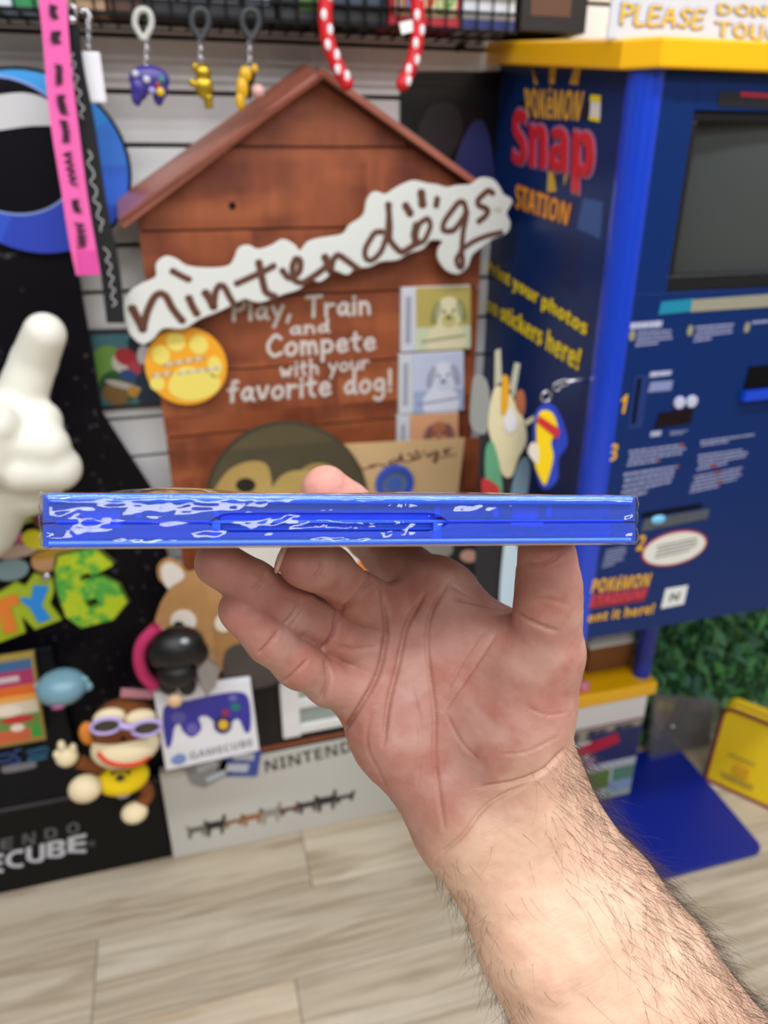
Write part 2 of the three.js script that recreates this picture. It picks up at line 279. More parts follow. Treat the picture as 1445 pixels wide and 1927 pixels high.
  for (let i = 0; i < p.count; i++) {
    let x = p.getX(i), y = p.getY(i), z = p.getZ(i); const e = Math.min(1, Math.max(0, (Math.abs(x) - L + 0.012) / 0.012));
    const rx = Math.max(0, Math.abs(x) - L + 0.0012), ry = Math.max(0, Math.abs(y) - h + 0.001);
    const n1 = fbm(x * 95 + 3, y * 420, z * 95, 3) - 0.5, n2 = fbm(x * 420, y * 760 + 9, z * 420, 2) - 0.5, n3 = fbm(x * 22, y * 130 + 31, z * 25, 2) - 0.5;
    const mid = Math.exp(-Math.pow((x - (-0.004)) / 0.034, 2)), lft = Math.exp(-Math.pow((x + 0.068) / 0.02, 2));
    const amp = 0.00007 + 0.0007 * mid + 0.0006 * lft + 0.0006 * e, ridge = 1 - Math.abs(n1) * 4;
    const dsp = amp * (n1 * 1.1 + n3 * 0.9) + n2 * (0.00006 + 0.00034 * e + 0.00012 * mid) + 0.0001 * ridge * e;
    const frontness = z > -0.0002 ? 1 : 0, top = y > h + 0.0004 ? 1 : 0;
    const rq = 0.0018, ryy = Math.max(0, Math.abs(y) - (h + 0.0007) + rq); z += frontness * (0.0006 + dsp * (1 - 0.8 * Math.min(1, ryy / rq)) - rx * 0.6 - (rq - Math.sqrt(Math.max(0, rq * rq - ryy * ryy))) * 0.8);
    if (top && z < -0.001) { const bulge = 0.0022 * Math.exp(-Math.pow((x + 0.052) / 0.018, 2)) + 0.0011 * Math.exp(-Math.pow((x - 0.03) / 0.026, 2)); y += (bulge * Math.min(1, -z / 0.008) * Math.exp(z / 0.05)) + dsp * 0.9; }
    if (Math.abs(x) > L + 0.0004) x += Math.sign(x) * (n2 * 0.0012 + n1 * 0.0008);
    p.setXYZ(i, x, y, z);
  }
  fg.computeVertexNormals();
  part(g, 'shrink_wrap', fg, mat(0xffffff, 0.05, { transmission: 1, thickness: 0, ior: 1.5 }));
}

// ================= the hand and forearm =================
const handPixel = (p) => { const d = p.clone().sub(EYE), z = d.dot(FWD); return [IW / 2 + FPX * d.dot(RIGHT) / z, IH / 2 - FPX * d.dot(UPV) / z, z]; };
{
  const B = (px, py, depth, r) => ({ p: D(px, py, depth), r });
  const armL = [B(904, 1558, 0.298, 0.021), B(1032, 1769, 0.292, 0.0262), B(1100, 1887, 0.290, 0.0290), B(1244, 2142, 0.285, 0.0345), B(1420, 2445, 0.280, 0.038)];
  const armR = [B(996, 1500, 0.298, 0.0205), B(1122, 1715, 0.292, 0.0262), B(1196, 1829, 0.290, 0.0290), B(1356, 2078, 0.285, 0.0345), B(1540, 2375, 0.280, 0.038)];
  const palm = [
    armL, armR, [B(904, 1558, 0.298, 0.021), B(996, 1500, 0.298, 0.0205)],
    [B(868, 1530, 0.299, 0.0195), B(745, 1385, 0.297, 0.0165), B(684, 1300, 0.296, 0.0140)],
    [B(900, 1510, 0.301, 0.019), B(742, 1222, 0.302, 0.0150)],
    [B(940, 1490, 0.302, 0.019), B(780, 1165, 0.305, 0.0150)],
    [B(970, 1470, 0.303, 0.019), B(820, 1118, 0.303, 0.0150)],
    [B(980, 1440, 0.299, 0.0195), B(962, 1370, 0.294, 0.0215), B(985, 1265, 0.290, 0.0185)],
    [B(990, 1232, 0.294, 0.0125), B(830, 1142, 0.304, 0.0125)],
  ];
  const fingers = [
    { k: 0.004, c: [B(668, 1300, 0.292, 0.0104), B(618, 1284, 0.285, 0.0087), B(563, 1251, 0.274, 0.0081), B(507, 1204, 0.266, 0.0079), B(452, 1148, 0.260, 0.0077)] },
    { k: 0.004, c: [B(705, 1222, 0.296, 0.0110), B(636, 1196, 0.287, 0.0090), B(545, 1143, 0.272, 0.0087), B(476, 1102, 0.262, 0.0085), B(412, 1060, 0.255, 0.0083)] },
    { k: 0.004, c: [B(745, 1160, 0.300, 0.0120), B(676, 1126, 0.286, 0.0094), B(618, 1074, 0.268, 0.0085), B(592, 1066, 0.259, 0.0080), B(567, 1062, 0.256, 0.0077)] },
    { k: 0.006, c: [B(830, 1120, 0.302, 0.0142), B(760, 1078, 0.322, 0.0126), B(694, 1000, 0.352, 0.0117), B(650, 955, 0.352, 0.0114), B(613, 923, 0.347, 0.0116)] },
    { k: 0.006, c: [B(1000, 1330, 0.291, 0.0175), B(1026, 1228, 0.284, 0.0138), B(1032, 1150, 0.277, 0.0116), B(1032, 1098, 0.272, 0.0108), B(1028, 1046, 0.268, 0.0106)] },
  ];
  const q = V(), hl = V(CASE.L / 2 + 0.0012, CASE.H / 2 + 0.0012, CASE.Dp / 2 + 0.0012);
  const field = (p) => {
    let d = 1; for (const c of palm) d = smin(d, chainField(p, c, 0.008), 0.012);
    let f = 1; for (const c of fingers) f = smin(f, chainField(p, c.c, c.k), 0.0008);
    d = smin(d, f, 0.0045);
    q.copy(p).applyMatrix4(CASE_INV); q.z += CASE.Dp / 2;
    const bx = Math.abs(q.x) - hl.x, by = Math.abs(q.y) - hl.y, bz = Math.abs(q.z) - hl.z, bd = Math.max(bx, by, bz);
    return Math.max(d, -bd);
  };
  const all = [...palm.flat(), ...fingers.flatMap((f) => f.c)], bb = boxOf(all, 0.006);
  const geo = surfaceNet(field, bb.min, bb.max, 0.00078);
  // skin folds: [points, half width, depth in mm]; distances run across the palm
  const folds = [
    [[[720, 1112], [727, 1187], [711, 1268], [674, 1336], [624, 1402]], 5.5, 1.5], [[[798, 1118], [764, 1181], [749, 1249], [730, 1327], [721, 1402]], 5, 1.15], [[[845, 1094], [811, 1152], [803, 1209], [811, 1287], [818, 1344], [818, 1432], [836, 1560]], 4.5, 0.8],
    [[[936, 1189], [882, 1270], [835, 1337]], 4, 0.45], [[[910, 1185], [868, 1250], [840, 1300]], 3.5, 0.35], [[[1058, 1412], [1024, 1449], [970, 1472], [902, 1482]], 5, 1.0], [[[990, 1476], [916, 1516], [869, 1574], [822, 1613]], 4.5, 0.9],
    [[[537, 1281], [557, 1264], [578, 1242]], 4, 0.7], [[[486, 1231], [505, 1212], [525, 1186]], 4, 0.7], [[[612, 1240], [619, 1278], [602, 1320]], 5, 1.5], [[[534, 1174], [551, 1155], [568, 1130]], 4, 0.7], [[[545, 1180], [560, 1160], [576, 1140]], 3.5, 0.4], [[[474, 1115], [488, 1098], [501, 1080]], 4, 0.6],
    [[[634, 1155], [628, 1195], [605, 1224]], 5, 1.4], [[[635, 1153], [668, 1128], [700, 1088]], 5, 1.5], [[[606, 1055], [604, 1074], [585, 1093]], 4, 0.8], [[[980, 1062], [1010, 1064], [1040, 1054], [1062, 1036]], 5, 0.9], [[[960, 1146], [1004, 1172], [1054, 1190]], 4, 0.6],
    [[[859, 1127], [904, 1135], [964, 1147]], 4, 0.8], [[[850, 1100], [880, 1120], [930, 1140]], 3.5, 0.4], [[[985, 1130], [1030, 1128], [1072, 1140]], 3.5, 0.35], [[[700, 1330], [690, 1400], [735, 1500]], 4, 0.35], [[[775, 1290], [790, 1370], [786, 1480]], 4, 0.4], [[[840, 1345], [870, 1400], [900, 1430]], 3, 0.35], [[[640, 1218], [670, 1222], [712, 1216]], 5, 0.5], [[[990, 1330], [1030, 1345], [1066, 1340]], 3, 0.25], [[[940, 1420], [990, 1415], [1050, 1385]], 3, 0.25],
  ].map(([pts, w, dep]) => ({ w: w * 0.85, dep: dep * 1.45 / 1000, pts: new THREE.CatmullRomCurve3(pts.map(([a, b]) => V(a, b, 0))).getPoints(14) }));
  const P = geo.attributes.position, N = geo.attributes.normal, col = new Float32Array(P.count * 3), uv = new Float32Array(P.count * 2), v = V(), n = V();
  const c3 = (h) => new THREE.Color(h).toArray(), fore = c3(0xd0aa8e), foreP = c3(0xc89a80), pal = c3(0xb07f70), palR = c3(0xa86e5e), tip = c3(0xbc7c70), pale = c3(0xba9282);
  const sstep = (a, b, x) => { const t = Math.max(0, Math.min(1, (x - a) / (b - a))); return t * t * (3 - 2 * t); };
  const tips = [[450, 1148], [412, 1060], [566, 1064], [613, 923], [1028, 1046]];
  for (let i = 0; i < P.count; i++) {
    v.fromBufferAttribute(P, i); n.fromBufferAttribute(N, i); const [x, y] = handPixel(v), face = -n.dot(FWD);
    let fold = 0;
    if (face > 0.05) for (const f of folds) {
      for (let k = 0; k + 1 < f.pts.length; k++) {
        const a = f.pts[k], b = f.pts[k + 1], ex = b.x - a.x, ey = b.y - a.y, h = Math.max(0, Math.min(1, ((x - a.x) * ex + (y - a.y) * ey) / (ex * ex + ey * ey + 1e-9)));
        const dd = Math.hypot(x - a.x - ex * h, y - a.y - ey * h); if (dd > f.w * 3) continue;
        const along = (k + h) / (f.pts.length - 1), fade = Math.min(1, along * 8, (1 - along) * 8) * 0.7 + 0.3, e = Math.exp(-dd * dd / (f.w * f.w)) * f.dep * fade;
        if (e > fold) fold = e;
      }
    }
    const lump = (fbm(v.x * 160, v.y * 160, v.z * 160, 3) - 0.5) * 0.0007 + (fbm(v.x * 60 + 9, v.y * 60, v.z * 60, 2) - 0.5) * 0.0012;
    v.addScaledVector(n, lump - fold * Math.min(1, face * 2)); P.setXYZ(i, v.x, v.y, v.z);
    const s = (x - 951) * 0.52 + (y - 1530) * 0.85, arm = sstep(-110, 60, s + (fbm(v.x * 90, v.y * 90, v.z * 90, 2) - 0.5) * 90), m1 = fbm(v.x * 110 + 5, v.y * 110, v.z * 110, 3), m2 = fbm(v.x * 420, v.y * 420, v.z * 420, 2);
    let c = mix(pal, palR, sstep(0.3, 0.8, m1)); c = mix(c, pale, sstep(0.5, 0.75, fbm(v.x * 70, v.y * 70 + 4, v.z * 70, 2)) * 0.6);
    for (const [a, b] of tips) c = mix(c, tip, 0.8 * Math.exp(-((x - a) ** 2 + (y - b) ** 2) / 2600));
    c = mix(c, mix(fore, foreP, sstep(0.45, 0.75, m1) * 0.55), arm);
    const g2 = 0.93 + 0.14 * m2; col[i * 3] = c[0] * g2; col[i * 3 + 1] = c[1] * g2; col[i * 3 + 2] = c[2] * g2;
    const ang = Math.atan2(n.dot(UPV) * 0.5 + n.dot(RIGHT) * 0.86, face); uv[2 * i] = ang * 0.035 / 0.06; uv[2 * i + 1] = s * 0.00021 / 0.06;
  }
  geo.setAttribute('color', new THREE.BufferAttribute(col, 3)); geo.setAttribute('uv', new THREE.BufferAttribute(uv, 2)); geo.computeVertexNormals();
  const pore = noiseTex(512, 512, (a, b) => { const k = fbm(a * 60 % 60, b * 60, 2, 3), l = Math.abs(fbm(a * 22 + b * 9, b * 30, 7, 2) - 0.5) * 2; const t = 255 * (0.5 * k + 0.5 * Math.min(1, l * 5)); return [t, t, t]; }, false);
  const person = thing('person', 'bare right hand and hairy forearm holding up a blue plastic case', 'person');
  part(person, 'body', geo, mat(0xffffff, 0.5, { vertexColors: true, bumpMap: pore, bumpScale: 0.00007, specularIntensity: 0.7 }));
  // nail of the bent middle finger, showing at its far side
  {
    const c = D(558, 1056, 0.2565), nl = new THREE.SphereGeometry(1, 20, 14); nl.scale(0.0058, 0.0064, 0.0018); nl.lookAt(RIGHT.clone().multiplyScalar(-0.92).addScaledVector(FWD, -0.05).addScaledVector(UPV, 0.38)); nl.translate(c.x, c.y, c.z); nl.translate(...RIGHT.clone().multiplyScalar(-0.0049).addScaledVector(UPV, 0.0014).toArray());
    part(person, 'fingernail', nl, mat(0xdcae9c, 0.25, { clearcoat: 0.6 }));
  }
  // hairs of the forearm, each a fine bent strand
  {
    const idx = geo.index, tri = idx.count / 3, pos = [], nor = [], ix = []; const a = V(), b = V(), c = V(); let made = 0, tries = 0;
    const AX = armL[3].p.clone().sub(armL[0].p).normalize();
    while (made < 4600 && tries++ < 1500000) {
      const t = Math.floor(rnd() * tri), i0 = idx.getX(t * 3); a.fromBufferAttribute(P, i0); n.fromBufferAttribute(geo.attributes.normal, i0);
      const [x, y] = handPixel(a); if (y < 1395 || y > 2080) continue;
      const sa = (x - 951) * 0.52 + (y - 1530) * 0.85, e = ((x - 951 - sa * 0.52) * 0.86 - (y - 1530 - sa * 0.85) * 0.5) / (150 + sa * 0.14), face = -n.dot(FWD); if (sa < -45) continue; if (sa < 25 && (e < 0.55)) continue;
      const dens = face < 0 ? (e > 0 ? 0.55 : 0.3) : e > 0.1 ? 0.10 + 0.5 * sstep(0.1, 0.95, e) : e < -0.72 ? 0.16 : 0.012;
      if (rnd() > dens) continue;
      const len = rr(0.008, 0.021) * (face < 0 ? 0.9 : e < -0.5 ? 0.55 : 1), side = e > 0 ? 1 : -1, w = rr(-0.7, 0.9);
      const dir = AX.clone().multiplyScalar(rr(0.35, 1.1)).addScaledVector(RIGHT, w * 0.6 * side).addScaledVector(n, rr(0.5, 1.1)).normalize(), bend = AX.clone().multiplyScalar(rr(-0.2, 0.9)).addScaledVector(n, rr(-1.0, -0.35)).addScaledVector(RIGHT, rr(-0.9, 0.8));
      const K = 8, r0 = rr(0.00004, 0.000072), base = pos.length / 3; let cur = a.clone(), d = dir.clone();
      for (let k = 0; k <= K; k++) {
        const s1 = d.clone().cross(FWD).normalize(), s2 = d.clone().cross(s1).normalize(), r = r0 * (1 - 0.75 * k / K);
        for (let m = 0; m < 3; m++) { const g = m * 2.0944, ox = Math.cos(g), oy = Math.sin(g), qn = s1.clone().multiplyScalar(ox).addScaledVector(s2, oy); pos.push(cur.x + qn.x * r, cur.y + qn.y * r, cur.z + qn.z * r); nor.push(qn.x, qn.y, qn.z); }
        d.addScaledVector(bend, 0.19).normalize(); cur = cur.clone().addScaledVector(d, len / K);
        const fd = field(cur); if (k > 0 && fd < 0.0003) { cur.addScaledVector(n, 0.0004 - fd); }
      }
      for (let k = 0; k < K; k++) for (let m = 0; m < 3; m++) { const p0 = base + k * 3 + m, p1 = base + k * 3 + (m + 1) % 3; ix.push(p0, p1, p1 + 3, p0, p1 + 3, p0 + 3); }
      made++;
    }
    const hg = new THREE.BufferGeometry(); hg.setAttribute('position', new THREE.Float32BufferAttribute(pos, 3)); hg.setAttribute('normal', new THREE.Float32BufferAttribute(nor, 3)); hg.setIndex(ix);
    const hair = part(person, 'arm_hair', hg, mat(0x3a2418, 0.45)); hair.userData = { kind: 'stuff', label: 'dark fine forearm hair' };
  }
  settle(person);
}

// ================= kennel-shaped cardboard display =================
const HZ = -1.30;
const signStrokes = [];
{
  const kennel = thing('kennel_display', 'brown cardboard doghouse display with plank front and a white script title sign', 'display stand');
  const woodTex = noiseTex(512, 512, (u, v) => {
    const a = fbm(u * 7, v * 7, 1, 4), b = fbm(u * 3 + 4, v * 14, 6, 3), c = fbm(u * 40, v * 12, 3, 2);
    let k = mix([150, 82, 48], [112, 54, 30], Math.max(0, Math.min(1, (a - 0.42) * 3))); k = mix(k, [178, 104, 62], Math.max(0, Math.min(1, (b - 0.5) * 4)) * 0.7); return k.map((x) => x * (0.92 + 0.16 * c));
  });
  const wood = mat(0xf0e8e0, 0.45, { map: woodTex, bumpMap: woodTex, bumpScale: 0.0003 }), woodDark = mat(0x3a1a0e, 0.7);
  const X0 = -0.04, X1 = 0.541, AP = V(0.25, 1.574, HZ), eaveL = 1.385, eaveR = 1.40;
  const lim = (y) => [y < eaveL ? X0 : X0 + (AP.x - X0) * (y - eaveL) / (AP.y - eaveL), y < eaveR ? X1 : X1 + (AP.x - X1) * (y - eaveR) / (AP.y - eaveR)];
  const seams = [AP.y, ...[276, 430, 556, 690, 806].map((y) => Z(520, y, HZ).y)]; while (seams[seams.length - 1] > 0.34) seams.push(seams[seams.length - 1] - 0.113);
  part(kennel, 'back_board', cut([V(X0 + 0.004, 0.02, 0), V(X1 - 0.004, 0.02, 0), V(X1 - 0.004, eaveR - 0.01, 0), V(AP.x, AP.y - 0.012, 0), V(X0 + 0.004, eaveL - 0.01, 0)], HZ - 0.012, 0.007), woodDark);
  for (let i = 0; i + 1 < seams.length; i++) {
    const yt = seams[i] - 0.0016, yb = seams[i + 1] + 0.0016, ys = [yb]; for (const e of [eaveL, eaveR]) if (e > yb && e < yt) ys.push(e); ys.push(yt); ys.sort((a, b) => a - b);
    const pts = [...ys.map((y) => V(lim(y)[1], y, 0)), ...ys.slice().reverse().map((y) => V(lim(y)[0], y, 0))];
    part(kennel, 'plank', uvBy(cut(pts, HZ - 0.005, 0.005, 0), (x, y) => [x * 1.9 + i * 0.37, y * 1.9]), wood);
  }
  const hole = new THREE.CylinderGeometry(0.0055, 0.0055, 0.002, 16); hole.rotateX(Math.PI / 2); const hp = Z(437, 387, HZ); hole.translate(hp.x, hp.y, HZ + 0.0006); part(kennel, 'peg_hole', hole, M.black);
  // two roof boards with depth
  const roofTex = mat(0xffffff, 0.3, { map: noiseTex(256, 256, (u, v) => { const a = fbm(u * 5, v * 9, 4, 3); return mix([140, 76, 58], [176, 108, 86], a); }), clearcoat: 0.9, clearcoatRoughness: 0.25 });
  const roof = (ax, ay, bx, by) => { const n = V(-(by - ay), bx - ax, 0).normalize(); if (n.y < 0) n.multiplyScalar(-1); const t = 0.009; const g = cut([V(ax, ay, 0), V(bx, by, 0), V(bx + n.x * t, by + n.y * t, 0), V(ax + n.x * t, ay + n.y * t, 0)], -1.39, 0.12, 0.0005); part(kennel, 'roof_board', uvBy(g, (x, y, z) => [x * 3, z * 3 + y]), roofTex); };
  roof(0.2505, 1.579, 0.528, 1.412);
  { // the left slope is folded forward, so its face shows
    const a = Z(222, 412, -1.262), b = Z(606, 140, -1.262), c = Z(572, 119, -1.33), d = Z(220, 374, -1.33), g = new THREE.PlaneGeometry(1, 1, 12, 2), h = onto(g, [a, b, c, d]), k = onto(new THREE.PlaneGeometry(1, 1, 12, 2), [a, b, c, d], null, -0.005);
    part(kennel, 'roof_board', uvBy(join([h, k, quad([a, b, b.clone().add(V(0.002, -0.004, -0.003)), a.clone().add(V(0.002, -0.004, -0.003))])]), (x, y, z) => [x * 3, z * 3 + y]), roofTex); roof(-0.06, 1.366, 0.2505, 1.571);
  }
  // the title sign, cut round its lettering
  const outline = [[266, 646], [245, 627], [238, 602], [232, 576], [245, 550], [268, 535], [294, 522], [295, 497], [312, 484], [332, 489], [353, 502], [394, 506], [430, 502], [442, 486], [450, 468], [468, 463], [486, 471], [512, 463], [532, 452], [553, 461], [565, 474], [578, 458], [596, 451], [626, 446], [647, 441], [658, 425], [684, 407], [691, 378], [705, 362], [726, 367], [742, 357], [763, 346], [781, 341], [802, 346], [823, 349], [842, 354], [863, 350], [889, 348], [905, 336], [926, 338], [939, 352], [947, 367], [963, 378], [952, 401], [959, 420], [952, 438], [926, 449], [902, 467], [887, 480], [879, 501], [863, 514], [842, 509], [826, 488], [826, 470], [834, 454], [810, 451], [795, 467], [768, 476], [747, 488], [716, 491], [695, 501], [668, 504], [653, 516], [629, 508], [613, 522], [600, 529], [583, 525], [563, 543], [532, 553], [512, 561], [486, 568], [460, 561], [440, 571], [409, 586], [376, 599], [345, 617], [307, 617], [286, 638]];
  const SZ = -1.262, sign = part(kennel, 'title_sign', cut(smooth(pxs(outline, SZ), 260), SZ - 0.006, 0.006, 0.0012), mat(0xd6d9d2, 0.45)); sign.userData.label = 'off-white title sign with brown script lettering';
  const brown = mat(0x5d3524, 0.5), S = SZ + 0.0016;
  const strokes = [
    [[[247, 576], [256, 597], [264, 616]], 5.5], [[[264, 618], [271, 584], [282, 556], [292, 546], [303, 552], [314, 576], [330, 600]], 5], [[[342, 556], [348, 572], [355, 586]], 5], [[[315, 504], [328, 512], [341, 519]], 4.5], [[[371, 546], [378, 558], [384, 572]], 5.5], [[[384, 573], [388, 543], [396, 530], [404, 535], [412, 552], [420, 567]], 4.5],
    [[[426, 527], [450, 515], [475, 503], [491, 494]], 4.5], [[[465, 488], [470, 515], [477, 543], [492, 552]], 5], [[[508, 503], [520, 517], [538, 505], [541, 485], [533, 479], [526, 495], [529, 520], [545, 525], [572, 508], [592, 492]], 4.5], [[[587, 478], [592, 490], [597, 502]], 5.5], [[[597, 503], [602, 482], [612, 473], [628, 483], [648, 498]], 4.5],
    [[[696, 430], [682, 432], [664, 460], [664, 478], [676, 483], [695, 465], [707, 430], [711, 382]], 4], [[[709, 382], [712, 420], [712, 445], [733, 467], [752, 459], [765, 450]], 4.5], [[[765, 420], [761, 435], [764, 450]], 6], [[[764, 452], [780, 446], [793, 420], [788, 406], [775, 412], [765, 420]], 3.8], [[[744, 384], [752, 396]], 5.5], [[[775, 362], [777, 380]], 6], [[[807, 372], [805, 382]], 4.5],
    [[[866, 390], [862, 378], [850, 378], [822, 410], [819, 427], [840, 427], [860, 405], [869, 390], [860, 430], [856, 465], [846, 480], [850, 494], [858, 496], [859, 480], [856, 465]], 4], [[[858, 462], [880, 448], [910, 437], [940, 431]], 3.5], [[[922, 361], [912, 357], [892, 372], [892, 382], [912, 390], [908, 400], [893, 411]], 4],
  ];
  for (const [pts, w] of strokes) {
    const flat = penStroke(pts.map(([a, b]) => V(a, -b, 0)), w * 1.5, 0.0012); signStrokes.push(flat.clone());
    part(sign, 'letter_stroke', onto(flat, [Z(232, 646, S), Z(963, 646, S), Z(963, 336, S), Z(232, 336, S)], { min: V(232, -646, 0), max: V(963, -336, 0) }), brown);
  }
  part(sign, 'trademark', onto(letters('TM', 0.0004), [Z(928, 400, S), Z(943, 400, S), Z(943, 390, S), Z(928, 390, S)]), mat(0xb9b2a6, 0.6));
  // handwritten slogan
  const chalk = mat(0xcfc6bd, 0.4);
  for (const [s, a, b, c, d] of [['Play, Train', [436, 603], [698, 590], [698, 553], [436, 565]], ['and', [545, 630], [622, 624], [622, 600], [545, 606]], ['Compete', [501, 671], [708, 657], [708, 622], [501, 632]], ['with your', [526, 710], [695, 693], [695, 668], [526, 682]], ['favorite dog!', [427, 756], [737, 735], [737, 697], [427, 718]]]) {
    const g = handwriting(s, 0.1); g.computeBoundingBox(); part(kennel, 'slogan_lettering', onto(g, [a, b, c, d].map(([x, y]) => Z(x, y, HZ)), { min: V(g.boundingBox.min.x, 0, 0), max: V(g.boundingBox.max.x, 1, 0) }, 0.0006), chalk);
  }
  // round yellow sticker with a paw and two lines of small print
  {
    const bz = -1.281, c = Z(351, 690, bz), rx = 0.0665, ry = 0.0655, b = part(kennel, 'round_badge', cut(ringPts(c, rx, ry, 56), bz - 0.004, 0.004, 0.0008), mat(0xeca524, 0.4)); b.userData.label = 'round orange and yellow paw badge';
    const y = mat(0xe8d667, 0.45), e = (px, py, a, q) => part(b, 'paw_print', cut(ringPts(Z(px, py, bz), a, q, 28), bz + 0.0009, 0.0006), y); e(303, 668, 0.014, 0.016); e(331, 643, 0.015, 0.016); e(374, 649, 0.015, 0.016); e(404, 690, 0.012, 0.018); e(296, 722, 0.012, 0.012);
    part(b, 'paw_print', cut(smooth(pxs([[318, 735], [322, 710], [345, 690], [375, 695], [412, 712], [408, 735], [380, 750], [345, 752]], bz)), bz + 0.0009, 0.0006), y);
    const ink = mat(0xcfc9b2, 0.5), edge = mat(0xa39c80, 0.5);
    for (const [x0, x1, y0, y1] of [[308, 386, 686, 672], [285, 326, 707, 700], [334, 416, 702, 691]]) { const n = Math.round((x1 - x0) / 6); for (let i = 0; i < n; i++) { const t = i / n, px = x0 + (x1 - x0) * t, py = y0 + (y1 - y0) * t, h = 3.2 + (i * 5 % 3) * 0.8; part(b, 'small_print', join([cut(pxs([[px, py + h], [px + 4.6, py + h - 1], [px + 5, py - h], [px + 0.4, py - h + 1]], bz), bz + 0.0015, 0.0005)]), i % 3 ? ink : edge); } }
  }
  // three game boxes shown on the front, each with a pale spine
  const puppyArt = (a, b, c, d) => mat(0xffffff, 0.35, { map: canvasTex(128, 128, (x, w, h) => { x.fillStyle = a; x.fillRect(0, 0, w, h); x.fillStyle = b; x.fillRect(0, h * 0.62, w, h * 0.38); const e = (f, p, q, r, t, o = 0, al = 1) => { x.globalAlpha = al; x.fillStyle = f; x.beginPath(); x.ellipse(w * p, h * q, w * r, h * t, o, 0, 7); x.fill(); x.globalAlpha = 1; }; e(c, 0.55, 0.85, 0.36, 0.3); e(c, 0.6, 0.4, 0.25, 0.25); e(d, 0.36, 0.4, 0.08, 0.2, 0.35, 0.45); e(d, 0.84, 0.38, 0.08, 0.2, -0.35, 0.45); e(a, 0.6, 0.52, 0.14, 0.12, 0, 0.6); e(d, 0.51, 0.38, 0.028, 0.03); e(d, 0.69, 0.37, 0.028, 0.03); e(d, 0.6, 0.48, 0.055, 0.035); x.lineWidth = 5; x.strokeStyle = d; x.globalAlpha = 0.6; x.beginPath(); x.moveTo(w * 0.1, h * 0.85); x.lineTo(w * 0.9, h * 0.78); x.stroke(); x.globalAlpha = 1; }) });
  const arts = [puppyArt('#b7a95c', '#c9d2ae', '#e2d9b0', '#5f6a4a'), puppyArt('#c3cbe0', '#9fb0cc', '#dcdfea', '#6d6f86'), puppyArt('#dba377', '#c98c62', '#b0714f', '#43304a')];
  [[756, 783, 885, 541, 661, 539, 655], [752, 777, 872, 666, 778, 662, 771], [748, 771, 862, 781, 880, 776, 870]].forEach(([x0, x1, x2, ya, yb, yc, yd], i) => {
    const z = -1.287, bx = part(kennel, 'game_box', box(Z(x0, ya, z).x, Z(x2, ya, z).x, Z(x1, yb, z).y, Z(x1, ya, z).y, HZ + 0.001, z - 0.0008, 0.001), M.paper); bx.userData.label = ['small game box with a golden puppy on it', 'small game box with a white puppy on it', 'small game box with a brown puppy on it'][i];
    part(bx, 'spine', box(Z(x0, ya, z).x, Z(x1, ya, z).x - 0.001, Z(x1, yb, z).y, Z(x1, ya, z).y, z - 0.0008, z + 0.001, 0.0006), mat(0xcfd2d8, 0.3)); part(bx, 'spine_mark', box(Z(x0 + 7, ya, z).x, Z(x1 - 9, ya, z).x, Z(x1, yb - 16, z).y, Z(x1, ya + 16, z).y, z + 0.001, z + 0.0014), mat(0x9ea2ac, 0.5));
    part(bx, 'cover', quad([Z(x1, yb, z), Z(x2, yd, z), Z(x2, yc, z), Z(x1, ya, z)], 0.0012), arts[i]);
  });
  // lower front, with a dark doorway
  part(kennel, 'lower_front', uvBy(cut([V(-0.02, 0.27, 0), V(0.567, 0.27, 0), V(0.567, 0.962, 0), V(0.50, 0.962, 0), V(0.50, 0.28, 0), V(0.06, 0.28, 0), V(0.06, 0.93, 0), V(-0.02, 0.93, 0)], HZ + 0.002, 0.004), (x, y) => [x * 1.9, y * 1.9]), wood);
  part(kennel, 'doorway', box(0.06, 0.5, 0.26, 0.93, HZ + 0.0015, HZ + 0.003), mat(0x17120f, 0.8));
  // kraft tag with the title again, and a blue disc
  {
    const tz = -1.258, q = pxs([[585, 965], [858, 958], [874, 825], [618, 838]], tz), tag = part(kennel, 'kraft_tag', cut(q, tz - 0.003, 0.003, 0.0004), mat(0xc9a878, 0.75));
    const g = join(signStrokes.map((s) => s.clone())); part(tag, 'tag_lettering', onto(g, [Z(528, 912, tz), Z(866, 892, tz), Z(866, 838, tz), Z(528, 866, tz)], { min: V(232, -646, 0), max: V(963, -336, 0) }, 0.0008), mat(0x5a2a1c, 0.6));
    const c = Z(741, 908, tz), disc = (r0, r1, z0, z1, n, m) => part(kennel, n, cut(ringPts(c, r1, r1, 40), z0, z1 - z0, 0.001, r0 ? [ringPts(c, r0, r0, 40)] : []), m);
    disc(0.027, 0.0365, tz + 0.002, tz + 0.009, 'disc_rim', mat(0x2a4cb4, 0.35)); disc(0.014, 0.027, tz + 0.002, tz + 0.004, 'disc_web', mat(0x5a6a8c, 0.4)); disc(0, 0.014, tz + 0.002, tz + 0.006, 'disc_centre', mat(0x3a5ba6, 0.35));
  }
  // puppy cut-outs standing in the doorway: printed card with shallow embossed heads
  const pup = (label, z, list) => { const [name, , pts, m] = list[0]; const b = part(kennel, name, cut(smooth(pxs(pts, z), 80), z - 0.004, 0.004, 0.001), m); b.userData.label = label; list.slice(1).forEach(([n, , pt, mm], i) => part(b, n, cut(smooth(pxs(pt, z), 48), z + 0.001, 0.0006 + 0.0004 * i, 0.0004), mm)); };
  const el = (cx, cy, rx, ry, n = 14) => Array.from({ length: n }, (_, i) => [cx + rx * Math.cos(i / n * 6.2832), cy + ry * Math.sin(i / n * 6.2832)]);
  const fur = (a, b, f = 9) => mat(0xffffff, 0.8, { map: noiseTex(128, 128, (u, v) => mix(a, b, fbm(u * f, v * f * 2, a[0], 3))) });
